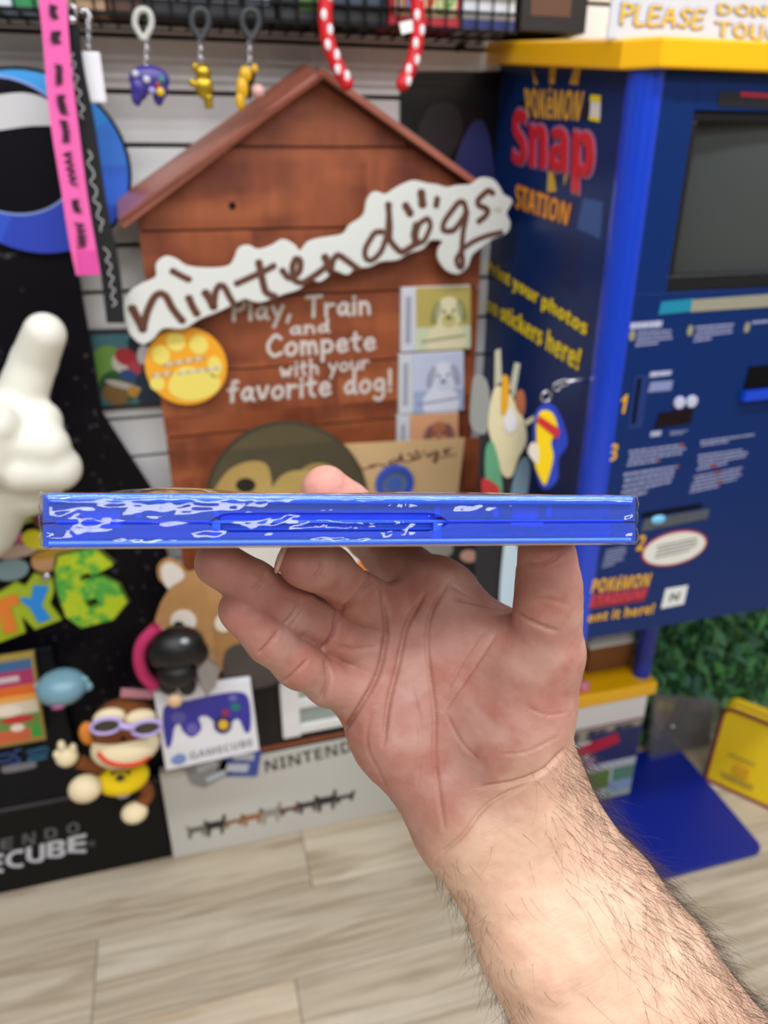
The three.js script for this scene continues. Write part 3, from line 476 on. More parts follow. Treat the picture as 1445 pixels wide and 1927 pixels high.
  pup('dark golden puppy cut-out beside the kraft tag', -1.25, [['puppy_head', 0, el(540, 944, 152, 150, 24), fur([44, 40, 30], [78, 70, 46], 4)], ['rim', 0, el(540, 944, 147, 145, 24), fur([60, 54, 36], [96, 84, 52], 4)], ['face_patch', 0, [[405, 940], [425, 890], [470, 868], [505, 880], [500, 940]], fur([150, 122, 60], [190, 160, 96])], ['brow_patch', 0, el(600, 905, 42, 34), fur([140, 118, 58], [176, 150, 82])], ['muzzle', 0, [[505, 960], [520, 905], [560, 885], [620, 900], [640, 960]], fur([160, 134, 70], [196, 168, 100])], ['eye', 0, el(462, 912, 18, 13), mat(0x0c0a08, 0.15)], ['eye', 0, el(640, 915, 16, 12), mat(0x0c0a08, 0.15)]]);
  pup('tan puppy cut-out with one upright white-lined ear', -1.235, [['puppy_head', 0, [[290, 1185], [302, 1140], [318, 1108], [300, 1090], [298, 1066], [316, 1052], [338, 1060], [356, 1078], [400, 1062], [450, 1068], [500, 1090], [520, 1130], [520, 1190], [490, 1235], [430, 1262], [360, 1250], [300, 1220]], fur([150, 106, 58], [188, 144, 90])], ['ear_lining', 0, [[306, 1090], [304, 1068], [318, 1058], [338, 1068], [346, 1086], [326, 1100], [316, 1106]], fur([200, 192, 182], [222, 214, 204])], ['eye_patch', 0, el(345, 1168, 24, 20), fur([214, 202, 184], [232, 222, 206])], ['eye_patch', 0, el(420, 1172, 16, 16), fur([214, 202, 184], [232, 222, 206])], ['cheek', 0, el(306, 1200, 15, 18), fur([210, 196, 176], [228, 216, 198])], ['eye', 0, el(336, 1178, 11, 10), mat(0x0a0807, 0.15)], ['chest', 0, [[425, 1225], [480, 1205], [530, 1210], [545, 1260], [500, 1290], [430, 1290]], fur([52, 46, 42], [86, 76, 68])]]);
  pup('grey and black puppy cut-out with a pink tongue', -1.24, [['puppy_head', 0, [[690, 1010], [760, 985], [880, 990], [940, 1010], [960, 1080], [985, 1150], [940, 1170], [860, 1150], [790, 1130], [720, 1090]], fur([26, 25, 24], [48, 46, 44])], ['grey_patch', 0, [[770, 1015], [840, 1010], [850, 1040], [820, 1062], [860, 1100], [880, 1120], [840, 1120], [790, 1080]], fur([120, 116, 110], [170, 166, 158])], ['tongue', 0, el(882, 1046, 16, 11), mat(0xe0b09c, 0.5)], ['paw', 0, el(905, 1096, 22, 14), fur([160, 120, 70], [190, 150, 96])]]);
  pup('white puppy cut-out half hidden by the hand', -1.245, [['puppy_head', 0, [[440, 1010], [560, 1000], [680, 1010], [720, 1050], [700, 1085], [640, 1060], [560, 1110], [500, 1085], [455, 1045]], fur([205, 200, 190], [226, 222, 212])], ['collar', 0, [[672, 1062], [690, 1052], [715, 1085], [700, 1092]], mat(0xe8843c, 0.5)]]);
  // white plinth with a green strip and porch posts
  const ptop = Z(320, 1452, -1.298).y;
  const base = part(kennel, 'plinth', box(-0.145, 0.594, 0, ptop, -1.318, HZ + 0.004, 0.002), mat(0xc9c8bf, 0.6)); base.userData.label = 'pale plinth board with printed dogs';
  part(kennel, 'green_strip', box(-0.1, 0.594, ptop, ptop + 0.042, -1.318, HZ + 0.001, 0.002), mat(0x3f8a44, 0.7));
  for (const [x, w] of [[0.145, 0.02], [0.30, 0.018], [0.44, 0.018]]) part(kennel, 'porch_post', box(x - w, x + w, ptop + 0.042, ptop + 0.19, HZ + 0.004, HZ + 0.016, 0.003), M.paper);
  part(kennel, 'porch_panel', box(0.15, 0.5, ptop + 0.042, ptop + 0.165, HZ + 0.0031, HZ + 0.0042), mat(0x9aa39a, 0.7));
  part(kennel, 'porch_rail', box(0.145, 0.46, ptop + 0.115, ptop + 0.14, HZ + 0.0045, HZ + 0.013, 0.003), M.paper); part(kennel, 'porch_rail', box(0.145, 0.46, ptop + 0.045, ptop + 0.07, HZ + 0.0045, HZ + 0.013, 0.003), M.paper);
  part(base, 'plinth_lettering', onto(letters('NINTENDO', 0.0006), pxs([[500, 1454], [690, 1408], [686, 1386], [497, 1432]], HZ + 0.004)), mat(0x4a463e, 0.6));
  const dogTones = [0x6f6a5e, 0x2b2722, 0x8a5f3c, 0xa06a40, 0x9a958a, 0x5a3220, 0x3a3634, 0x2a2a2c, 0x1c1c1e];
  for (let i = 0; i < 9; i++) {
    const t = i / 8, cx = 372 + (650 - 372) * t, cy = 1562 + (1500 - 1562) * t, h = 13 + 5 * Math.sin(i * 2.1), w = 19, sl = -0.22, pt = (a, b) => [cx + a, cy + b + a * sl];
    const shape = [pt(-w, -h * 0.3), pt(-w - 5, -h), pt(-w + 5, -h * 0.55), pt(w * 0.5, -h * 0.5), pt(w * 0.7, -h * 1.15), pt(w, -h * 0.9), pt(w * 0.85, -h * 0.3), pt(w * 0.72, h), pt(w * 0.45, h), pt(w * 0.4, h * 0.25), pt(-w * 0.5, h * 0.25), pt(-w * 0.6, h), pt(-w * 0.9, h)];
    part(base, 'printed_dog', cut(pxs(shape, HZ + 0.004), HZ + 0.0042, 0.0005), mat(dogTones[i], 0.6));
  }
  const hz = -1.285, con = (pts, scr, m) => { const h = part(kennel, 'handheld_picture', cut(pxs(pts, hz), HZ + 0.0045, 0.004, 0.001), m); for (const s of scr) part(h, 'screen', cut(pxs(s, hz), HZ + 0.0098, 0.0006), mat(0xc2c8d2, 0.3)); };
  con([[345, 1446], [412, 1424], [446, 1452], [385, 1486], [362, 1480]], [[[368, 1447], [404, 1434], [412, 1442], [374, 1457]], [[386, 1468], [420, 1452], [428, 1459], [392, 1476]]], mat(0x8c8d8e, 0.4));
  con([[425, 1414], [492, 1416], [484, 1464], [406, 1464]], [[[440, 1420], [480, 1421], [478, 1434], [438, 1433]], [[428, 1440], [470, 1441], [466, 1456], [424, 1455]]], mat(0x3a4fa0, 0.4));
  settle(kennel);
}

// ================= left: black party-game standee, signs, toys =================
{
  const z = -1.335, st = thing('party_standee', 'black cardboard standee with a big blue ring and bright letters at its foot', 'standee');
  const c = Z(65, 312, z), R = Math.abs(Z(240, 312, z).x - c.x), noiseBlack = mat(0xffffff, 0.45, { specularIntensity: 0.3, map: noiseTex(256, 256, (u, v) => { const s = fbm(u * 90, v * 90, 3, 2) > 0.8 ? 60 : 0, k = fbm(u * 4, v * 4, 8, 2); return [7 + 7 * k + s, 6 + 4 * k + s, 10 + 9 * k + s]; }) });
  part(st, 'board', cut([V(-0.75, 0, 0), V(-0.13, 0, 0), V(-0.065, 0.75, 0), V(-0.08, 0.91, 0), V(-0.143, 1.06, 0), V(-0.143, 1.36, 0), V(-0.75, 1.36, 0)], z - 0.01, 0.008), noiseBlack);
  part(st, 'ring_backing', cut(ringPts(c, R * 1.04, R * 0.965, 60), z - 0.001, 0.004), M.black);
  const cols = [0x3f9ee4, 0x3d8ee0, 0x3b7cdb, 0x3668d0, 0x3154c2, 0x2d44b4];
  for (let i = 0; i < 6; i++) for (const s of [1, -1]) {
    const a0 = Math.PI / 2 - i * Math.PI / 6, a1 = a0 - Math.PI / 6, pts = [], arc = (r, f, t) => { for (let k = 0; k <= 8; k++) { const a = f + (t - f) * k / 8; pts.push(V(c.x + s * r * Math.cos(a), c.y + r * 0.925 * Math.sin(a), 0)); } };
    arc(R, a0, a1); arc(R * 0.3, a1, a0); part(st, 'ring_segment', cut(pts, z + 0.003, 0.006, 0.0004), mat(cols[i], 0.35));
  }
  const ic = Z(18, 278, z), ir = R * 0.72;
  part(st, 'ring_highlight', cut(ringPts(ic, ir * 1.03, ir * 0.965, 50), z + 0.0092, 0.0008), mat(0x8fa9e6, 0.4));
  part(st, 'eye_disc', cut(ringPts(ic, ir, ir * 0.93, 50), z + 0.01, 0.001), mat(0x0b0810, 0.4, { specularIntensity: 0.3 }));
  part(st, 'eye_white', cut(smooth(pxs([[-40, 190], [0, 180], [50, 176], [92, 190], [116, 222], [118, 236], [60, 238], [0, 246], [-50, 250]], z), 50), z + 0.011, 0.001), mat(0xcfd0d0, 0.4));
  // numeral and letters
  const lz = -1.32, lime = mat(0xffffff, 0.4, { map: noiseTex(128, 128, (u, v) => { const a = fbm(u * 5, v * 5, 2, 3), b = fbm(u * 30, v * 30, 5, 2); return mix(mix([182, 206, 22], [66, 168, 62], Math.max(0, Math.min(1, (a - 0.42) * 5))), [216, 226, 70], b > 0.62 ? 0.5 : 0); }) }), olive = mat(0x55641c, 0.5);
  const plate = part(st, 'letter_backing', cut(pxs([[-60, 1150], [0, 1118], [28, 1100], [46, 1108], [62, 1085], [98, 1092], [100, 1115], [92, 1140], [114, 1168], [66, 1186], [40, 1160], [46, 1192], [0, 1210], [-60, 1220]], lz), lz - 0.012, 0.008, 0.001), mat(0xa6bd24, 0.45));
  part(plate, 'letter', cut(pxs([[64, 1103], [91, 1105], [77, 1141], [95, 1164], [73, 1172], [58, 1145], [37, 1128], [50, 1126], [58, 1130]], lz), lz - 0.003, 0.003, 0.0006), mat(0x1d8ee6, 0.4));
  part(plate, 'letter', cut(pxs([[-34, 1140], [30, 1119], [36, 1136], [18, 1142], [33, 1187], [8, 1193], [-4, 1150], [-30, 1158]], lz), lz - 0.003, 0.003, 0.0006), mat(0xe8832a, 0.4));
  const six = [[110, 1050], [177, 1034], [211, 1063], [174, 1083], [165, 1076], [150, 1084], [152, 1095], [190, 1087], [222, 1102], [238, 1133], [212, 1165], [153, 1180], [125, 1160], [108, 1110], [105, 1072]], grow = (p, k) => p.map(([a, b]) => [168 + (a - 168) * k, 1108 + (b - 1108) * k]), hole = [[159, 1131], [180, 1124], [189, 1137], [168, 1145]];
  const sx = part(st, 'numeral_six', uvBy(cut(pxs(six, lz), lz - 0.005, 0.006, 0.001, [pxs(hole, lz)]), (x, y) => [x * 9, y * 9]), lime); sx.userData.label = 'green and yellow numeral six'; part(sx, 'outline', cut(pxs(grow(six, 1.07), lz), lz - 0.012, 0.006, 0.001, [pxs([[163, 1131], [179, 1126], [185, 1136], [169, 1142]], lz)]), olive);
  for (const [px, py, a, b, h, t] of [[66, 1020, 26, 20, 0xd8cf1a, -0.5], [82, 1062, 24, 24, 0xc4976a, 0.4], [18, 1078, 34, 24, 0x7f9aa0, 0.1], [22, 1018, 24, 14, 0xb84a86, 0], [30, 1042, 40, 14, 0xb9a294, 0.1], [16, 966, 30, 14, 0x8f3a22, 0.2], [30, 985, 30, 8, 0x98a23a, 0], [76, 985, 14, 24, 0x5c2418, 0.3], [100, 1044, 44, 10, 0xb08628, 0.15]]) { const q = Z(px, py, lz), s = 0.00092; part(st, 'printed_patch', cut(ringPts(q, a * s, b * s, 24, t), lz - 0.014, 0.003 + 0.0007 * (h % 7)), mat(h, 0.5)); }
  const bolt = ball(Z(87, 1086, lz), 0.009, 0.009, 0.006); part(st, 'stud', bolt, M.metal);
  settle(st);
}
{ // low black sign on the floor
  const z = -1.304, top = Z(100, 1512, z).y, s = thing('console_sign', 'low black floor sign with silver and grey lettering below the monkey plush', 'sign');
  part(s, 'board', box(-0.75, -0.149, 0, top, -1.326, z, 0.003), mat(0x0e0e0e, 0.55, { specularIntensity: 0.4 })); part(s, 'top_strip', box(-0.75, -0.149, top, top + 0.006, -1.326, z - 0.002, 0.002), mat(0x3a3536, 0.4));
  const ch = (l, px, py, w, h, m, sl) => part(s, 'letter', onto(letters(l, 0.001), pxs([[px - w, py + h - sl * w * -1], [px + w, py + h + sl * w], [px + w, py - h + sl * w], [px - w, py - h - sl * w]], z), null, 0.0006), m);
  const grey = mat(0x58585c, 0.4), silver = mat(0xc4c6cc, 0.35), sl = -0.24;
  [...'NINTENDO'].forEach((l, i) => { const px = -153 + i * 41.5, py = 1628 - i * 9.8; ch(l, px, py, l === 'I' ? 4 : 12, 12, grey, sl); });
  [...'GAMECUBE'].forEach((l, i) => { const px = -128 + i * 39, py = 1655 - i * 9.3; ch(l, px, py, 17.5, 18, silver, sl); });
  ch('TM', 170, 1588, 8, 6, grey, sl);
  settle(s);
  // dark blue board above it
  const b = thing('console_board', 'dark blue-black board with outlined blue letters and a grey name plate', 'sign'), bz = -1.31, y1 = Z(20, 1230, bz).y;
  part(b, 'board', box(-0.75, Z(150, 1450, bz).x, top + 0.007, y1, -1.322, bz, 0.002), mat(0x080b13, 0.45, { specularIntensity: 0.4 }));
  const blue = mat(0x2f4f8e, 0.35), teal = mat(0x2c6b8a, 0.35), st = (pts, r, m) => part(b, 'letter_outline', onto(penStroke(pts.map(([x, y]) => V(x, -y, 0)), r, 0.0016), pxs([[-40, 1460], [100, 1460], [100, 1380], [-40, 1380]], bz), { min: V(-40, -1460, 0), max: V(100, -1380, 0) }, 0.001), m);
  st([[-12, 1440], [-12, 1424], [18, 1417], [19, 1428], [-8, 1434]], 2.2, blue); st([[38, 1409], [27, 1412], [28, 1424], [36, 1428], [36, 1434], [20, 1437]], 2.2, blue); st([[50, 1414], [87, 1405], [87, 1416], [56, 1424], [54, 1432], [87, 1424]], 2.2, teal); st([[53, 1418], [84, 1410]], 1.2, blue);
  const pl = cut(smooth(pxs([[4, 1447], [8, 1441], [60, 1433], [68, 1436], [64, 1443], [12, 1453]], bz), 30), bz + 0.001, 0.002); part(b, 'name_plate', pl, mat(0x77757a, 0.4));
  settle(b);
  // upright game box leaning on the board
  const g = thing('boxed_game', 'game box with a gold edge and bright red and orange cover on the dark board', 'game box'), gz = -1.285, q = pxs([[-70, 1418], [86, 1391], [62, 1232], [-80, 1254]], gz);
  part(g, 'box', cut(q, gz - 0.014, 0.014, 0.001), mat(0x9a8440, 0.4));
  const art = canvasTex(128, 160, (x, w, h) => { const band = (c, a, b) => { x.fillStyle = c; x.fillRect(0, a * h, w, (b - a) * h + 1); }; band('#35608e', 0, 0.12); band('#a22a5e', 0.12, 0.3); band('#d8641e', 0.3, 0.42); band('#e3a24a', 0.42, 0.5); band('#d8cbb4', 0.5, 0.66); band('#5c8c3c', 0.66, 0.84); band('#c8603a', 0.84, 1); x.fillStyle = '#e8dccc'; for (const [a, b, c, d] of [[0.62, 0.6, 0.18, 0.07], [0.7, 0.82, 0.09, 0.05], [0.3, 0.93, 0.12, 0.06]]) { x.beginPath(); x.ellipse(a * w, b * h, c * w, d * h, 0, 0, 7); x.fill(); } x.fillStyle = '#c02a2a'; x.beginPath(); x.ellipse(0.72 * w, 0.72 * h, 0.22 * w, 0.05 * h, 0, 0, 7); x.fill(); x.fillStyle = '#c9b8b8'; x.fillRect(0.2 * w, 0.18 * h, 0.62 * w, 0.07 * h); x.fillStyle = '#2f9a3c'; x.fillRect(0.86 * w, 0.84 * h, 0.14 * w, 0.14 * h); });
  part(g, 'cover', quad(pxs([[-66, 1412], [81, 1387], [58, 1238], [-76, 1259]], gz), 0.0012), mat(0xffffff, 0.35, { map: art })); settle(g);
}
{ // big white glove-like hand with one raised finger, grown from bones
  const z = -1.2, B = (px, py, r, dz = 0) => ({ p: Z(px, py, z + dz), r }), chains = [[B(84, 628, 0.030, 0.02), B(64, 680, 0.033), B(38, 752, 0.037)], [B(20, 780, 0.036, 0.02), B(76, 792, 0.032, 0.02)], [B(22, 832, 0.036, 0.045), B(88, 838, 0.034, 0.045)], [B(40, 884, 0.036, 0.05), B(108, 880, 0.036, 0.04)], [B(-40, 800, 0.07, -0.03), B(-10, 880, 0.075, -0.03), B(-50, 980, 0.07, -0.03)], [B(30, 850, 0.055, -0.02), B(45, 900, 0.062, -0.02)], [B(-30, 850, 0.05, 0.05), B(-10, 800, 0.034, 0.06)], [B(-20, 880, 0.06, -0.06), B(-20, 880, 0.06, -0.07)]];
  const f = (p) => { let d = 1; for (const c of chains) d = smin(d, chainField(p, c, 0.004), 0.011); return d; }, bb = boxOf(chains.flat(), 0.01);
  const t = thing('foam_hand', 'large white moulded hand pointing one finger up on the black standee', 'figure'); part(t, 'hand', surfaceNet(f, bb.min, bb.max, 0.004), mat(0xe2e1d2, 0.55)); settle(t);
}
{ // toys hung low on the boards
  const fz = -1.245, fish = thing('fish_toy', 'round grey-blue fish toy with a pink mouth on the dark board', 'toy'), c = Z(116, 1293, fz);
  part(fish, 'body', ball(c, 0.046, 0.033, 0.04, 28, 20), mat(0x6f97a6, 0.3)); part(fish, 'mouth', ball(V(c.x - 0.006, c.y - 0.019, c.z + 0.034), 0.012, 0.005, 0.005), mat(0xa04a7a, 0.4));
  const tail = Z(156, 1288, fz); part(fish, 'tail', join([ball(V(tail.x, tail.y + 0.009, fz), 0.012, 0.01, 0.006), ball(V(tail.x + 0.006, tail.y - 0.006, fz), 0.011, 0.011, 0.006)]), mat(0x7fa9b4, 0.35)); part(fish, 'fin', ball(Z(76, 1290, fz), 0.012, 0.007, 0.005), mat(0x7fa9b4, 0.35)); part(fish, 'mount', box(c.x - 0.01, c.x + 0.01, c.y - 0.01, c.y + 0.01, -1.311, fz - 0.02), M.black); settle(fish);
  // monkey plush
  const mz = -1.235, mk = thing('monkey_plush', 'brown monkey plush in pale sunglasses and a yellow paw-print shirt', 'plush toy');
  const pl = (h) => mat(h, 0.95, { sheen: 0.4, sheenColor: new THREE.Color(h), sheenRoughness: 0.6 }), brown = pl(0x7a4418), cream = pl(0xe6d6ae), yellow = pl(0xf0cf08), at = (px, py, dz = 0) => Z(px, py, mz + dz), S = 0.00098;
  const hd = part(mk, 'head', ball(at(234, 1366), 66 * S, 58 * S, 0.05, 28, 20), brown);
  part(hd, 'muzzle', ball(at(236, 1404, 0.022), 66 * S, 42 * S, 0.044, 28, 18), cream); part(hd, 'brow', join([ball(at(206, 1350, 0.036), 30 * S, 19 * S, 0.016), ball(at(264, 1352, 0.036), 30 * S, 19 * S, 0.016)]), cream); part(hd, 'ear', ball(at(166, 1380), 17 * S, 27 * S, 0.014), pl(0xe08a2e)); part(hd, 'ear', ball(at(302, 1378), 12 * S, 24 * S, 0.014), brown);
  part(hd, 'lips', tube([at(186, 1416, 0.045), at(204, 1432, 0.058), at(232, 1438, 0.062), at(262, 1434, 0.058), at(280, 1420, 0.046)], 7 * S, 24, 8), pl(0xd8452a)); part(hd, 'nose', ball(at(232, 1390, 0.068), 5 * S, 6 * S, 0.004), M.black);
  const gl = part(hd, 'sunglasses', join([tube(ringPts(at(200, 1366, 0.066), 27 * S, 17 * S, 20), 4 * S, 40, 8, true), tube(ringPts(at(276, 1370, 0.066), 27 * S, 17 * S, 20), 4 * S, 40, 8, true), tube([at(224, 1364, 0.067), at(238, 1368, 0.07), at(252, 1368, 0.067)], 6 * S, 8, 8)]), mat(0xb9a8e0, 0.3)); part(gl, 'lens', join([ball(at(200, 1366, 0.065), 25 * S, 15 * S, 0.004), ball(at(276, 1370, 0.065), 25 * S, 15 * S, 0.004)]), mat(0x3a362c, 0.1));
  const bd = part(mk, 'shirt', ball(at(230, 1462), 54 * S, 34 * S, 0.04, 24, 16), yellow); const dk = mat(0x3a3d22, 0.8), pw = (px, py, a, b) => ball(at(px, py, 0.037), a * S, b * S, 0.004, 10, 8); part(bd, 'paw_print', join([pw(226, 1464, 9, 8), pw(212, 1455, 4, 5), pw(221, 1449, 4, 5), pw(231, 1448, 4, 5), pw(241, 1454, 4, 5)]), dk);
  part(mk, 'arm', tube([at(192, 1446), at(168, 1440), at(146, 1432)], 15 * S, 12, 10), brown); part(mk, 'hand', join([ball(at(126, 1424), 22 * S, 20 * S, 0.02), ball(at(116, 1404), 8 * S, 13 * S, 0.009), ball(at(108, 1420), 8 * S, 10 * S, 0.009), ball(at(138, 1408), 7 * S, 11 * S, 0.009)]), cream);
  part(mk, 'leg', tube([at(190, 1480), at(178, 1484, 0.02)], 16 * S, 6, 10), brown); part(mk, 'foot', ball(at(160, 1484, 0.03), 32 * S, 29 * S, 0.026), cream); part(mk, 'leg', tube([at(262, 1470), at(278, 1492), at(264, 1516, 0.01)], 14 * S, 12, 10), brown); part(mk, 'foot', ball(at(253, 1529, 0.02), 27 * S, 21 * S, 0.024), cream);
  part(mk, 'head_tag', cut(pxs([[226, 1311], [288, 1314], [290, 1300], [228, 1296]], mz), mz - 0.002, 0.004), mat(0xc98a94, 0.6)); part(mk, 'waist_tag', ball(at(232, 1496, 0.02), 14 * S, 7 * S, 0.006), mat(0xb9a4c4, 0.6)); part(mk, 'hook', tube([at(234, 1340, -0.03), at(234, 1332, -0.06), at(234, 1336, -0.08)], 0.002, 10, 6), M.metal); settle(mk);
  // black plush on a short cord
  const bz = -1.185, bk = thing('black_plush', 'lumpy shiny black plush charm with a bright bead beside the tan puppy', 'plush toy'), a2 = (px, py, dz = 0) => Z(px, py, bz + dz), ink = mat(0x050506, 0.45, { sheen: 0.2 });
  part(bk, 'head', join([ball(a2(334, 1218), 0.05, 0.04, 0.04, 24, 16), ball(a2(300, 1232), 0.02, 0.026, 0.02), ball(a2(376, 1226), 0.016, 0.024, 0.018)]), ink); part(bk, 'body', join([ball(a2(334, 1264), 0.037, 0.03, 0.032, 20, 14), ball(a2(316, 1288), 0.016, 0.022, 0.016), ball(a2(352, 1288), 0.017, 0.024, 0.016)]), ink); part(bk, 'bead', ball(a2(347, 1207, 0.036), 0.008, 0.006, 0.004), mat(0xaab0b8, 0.1)); part(bk, 'charm', ball(a2(329, 1318, 0.01), 0.014, 0.015, 0.01), mat(0xd9b68c, 0.5)); part(bk, 'cord', tube([a2(332, 1296), a2(330, 1306)], 0.002, 4, 6), ink);
  part(bk, 'pink_trim', tube([a2(296, 1180, -0.02), a2(268, 1210, -0.02), a2(262, 1240, -0.02), a2(272, 1272, -0.02), a2(292, 1292, -0.02)], 0.012, 24, 10), mat(0xb8285e, 0.9)); settle(bk);
  const sc = thing('silver_charm', 'small silver pendant charm hanging beside the black plush', 'charm'), s2 = (px, py) => Z(px, py, -1.18); part(sc, 'pendant', cut(pxs([[372, 1258], [388, 1240], [412, 1256], [404, 1290], [388, 1308], [378, 1288]], -1.18), -1.182, 0.005, 0.002), mat(0x9a9796, 0.3, { metalness: 0.6 })); part(sc, 'wire', tube([s2(388, 1240), s2(398, 1226), s2(402, 1244)], 0.0012, 10, 6), M.metal); settle(sc);
  // white box with a purple game pad on it
  const cz = -1.215, cb = thing('controller_box', 'white box with a purple game pad pictured on its front', 'box'); part(cb, 'box', cut(pxs([[313, 1449], [487, 1411], [470, 1280], [290, 1304]], cz), cz - 0.012, 0.012, 0.001), mat(0xe6e6ea, 0.4));
  const pu = mat(0x33309a, 0.4), lay = (n, pts, m, k = 1, sm = true) => part(cb, n, cut(sm ? smooth(pxs(pts, cz), 70) : pxs(pts, cz), cz + 0.001 + 0.0006 * k, 0.0006), m), el = (x, y, r, r2 = r) => Array.from({ length: 14 }, (_, i) => [x + r * Math.cos(i * 0.4488), y + r2 * Math.sin(i * 0.4488)]);
  lay('pad_picture', [[306, 1342], [318, 1324], [352, 1318], [395, 1308], [445, 1301], [466, 1310], [472, 1345], [470, 1374], [461, 1376], [449, 1352], [436, 1358], [418, 1374], [401, 1356], [388, 1346], [374, 1350], [379, 1370], [362, 1386], [345, 1376], [338, 1362], [328, 1368], [322, 1400], [312, 1402]], pu);
  lay('pad_stick', el(336, 1349, 14, 12), mat(0x55529c, 0.4), 2); lay('pad_stick', el(362, 1370, 11), mat(0x6a5fb4, 0.4), 2); lay('pad_ring', el(419, 1362, 17), mat(0x24205e, 0.4), 2); lay('pad_button', el(420, 1362, 9), mat(0xe6b422, 0.4), 3); lay('pad_button', el(424, 1340, 7), mat(0x9a2a55, 0.4), 2); lay('pad_button', el(443, 1329, 9, 7), mat(0x0f7d74, 0.4), 2); lay('pad_button', el(438, 1312, 8, 6), mat(0x6f6cae, 0.4), 2); lay('emblem', [[322, 1428], [334, 1418], [348, 1420], [350, 1430], [338, 1438], [326, 1436]], mat(0x7a92c8, 0.4), 1);
  part(cb, 'box_lettering', onto(letters('GAMECUBE', 0.0005), pxs([[358, 1429], [476, 1402], [474, 1389], [356, 1415]], cz), null, 0.0012), mat(0x8a8a92, 0.5)); settle(cb);
}
{ // framed game picture on the wall between standee and kennel
  const z = -1.392, p = thing('game_poster', 'small colourful game picture on the slatted wall behind the round badge', 'poster'), q = pxs([[182, 772], [310, 764], [296, 618], [163, 622]], z);
  part(p, 'card', cut(q, z - 0.008, 0.008, 0.0005), mat(0x2a2a2c, 0.4));
  const t = canvasTex(160, 176, (x, w, h) => { x.fillStyle = '#4a7f86'; x.fillRect(0, 0, w, h); const bl = [['#79a84a', .2, .45, .3, .3], ['#2d5a35', .3, .75, .3, .25], ['#20222e', .85, .2, .3, .25], ['#22384a', .9, .7, .3, .4], ['#8a6a3a', .25, .85, .22, .15], ['#d8d0c4', .42, .4, .16, .14], ['#b8303a', .5, .32, .18, .12], ['#c44a58', .62, .48, .12, .1], ['#dcdad8', .78, .3, .1, .14], ['#31508e', .5, .58, .14, .08], ['#c9c2b8', .4, .72, .3, .05], ['#a83a5a', .88, .6, .07, .05], ['#d8a13c', .55, .82, .1, .08]]; for (const [c, a, b, r, s] of bl) { x.fillStyle = c; x.beginPath(); x.ellipse(a * w, b * h, r * w, s * h, 0.3, 0, 7); x.fill(); } });
  part(p, 'picture', quad(pxs([[192, 764], [303, 756], [290, 626], [171, 630]], z), 0.0008), mat(0xffffff, 0.35, { map: t })); settle(p);
}

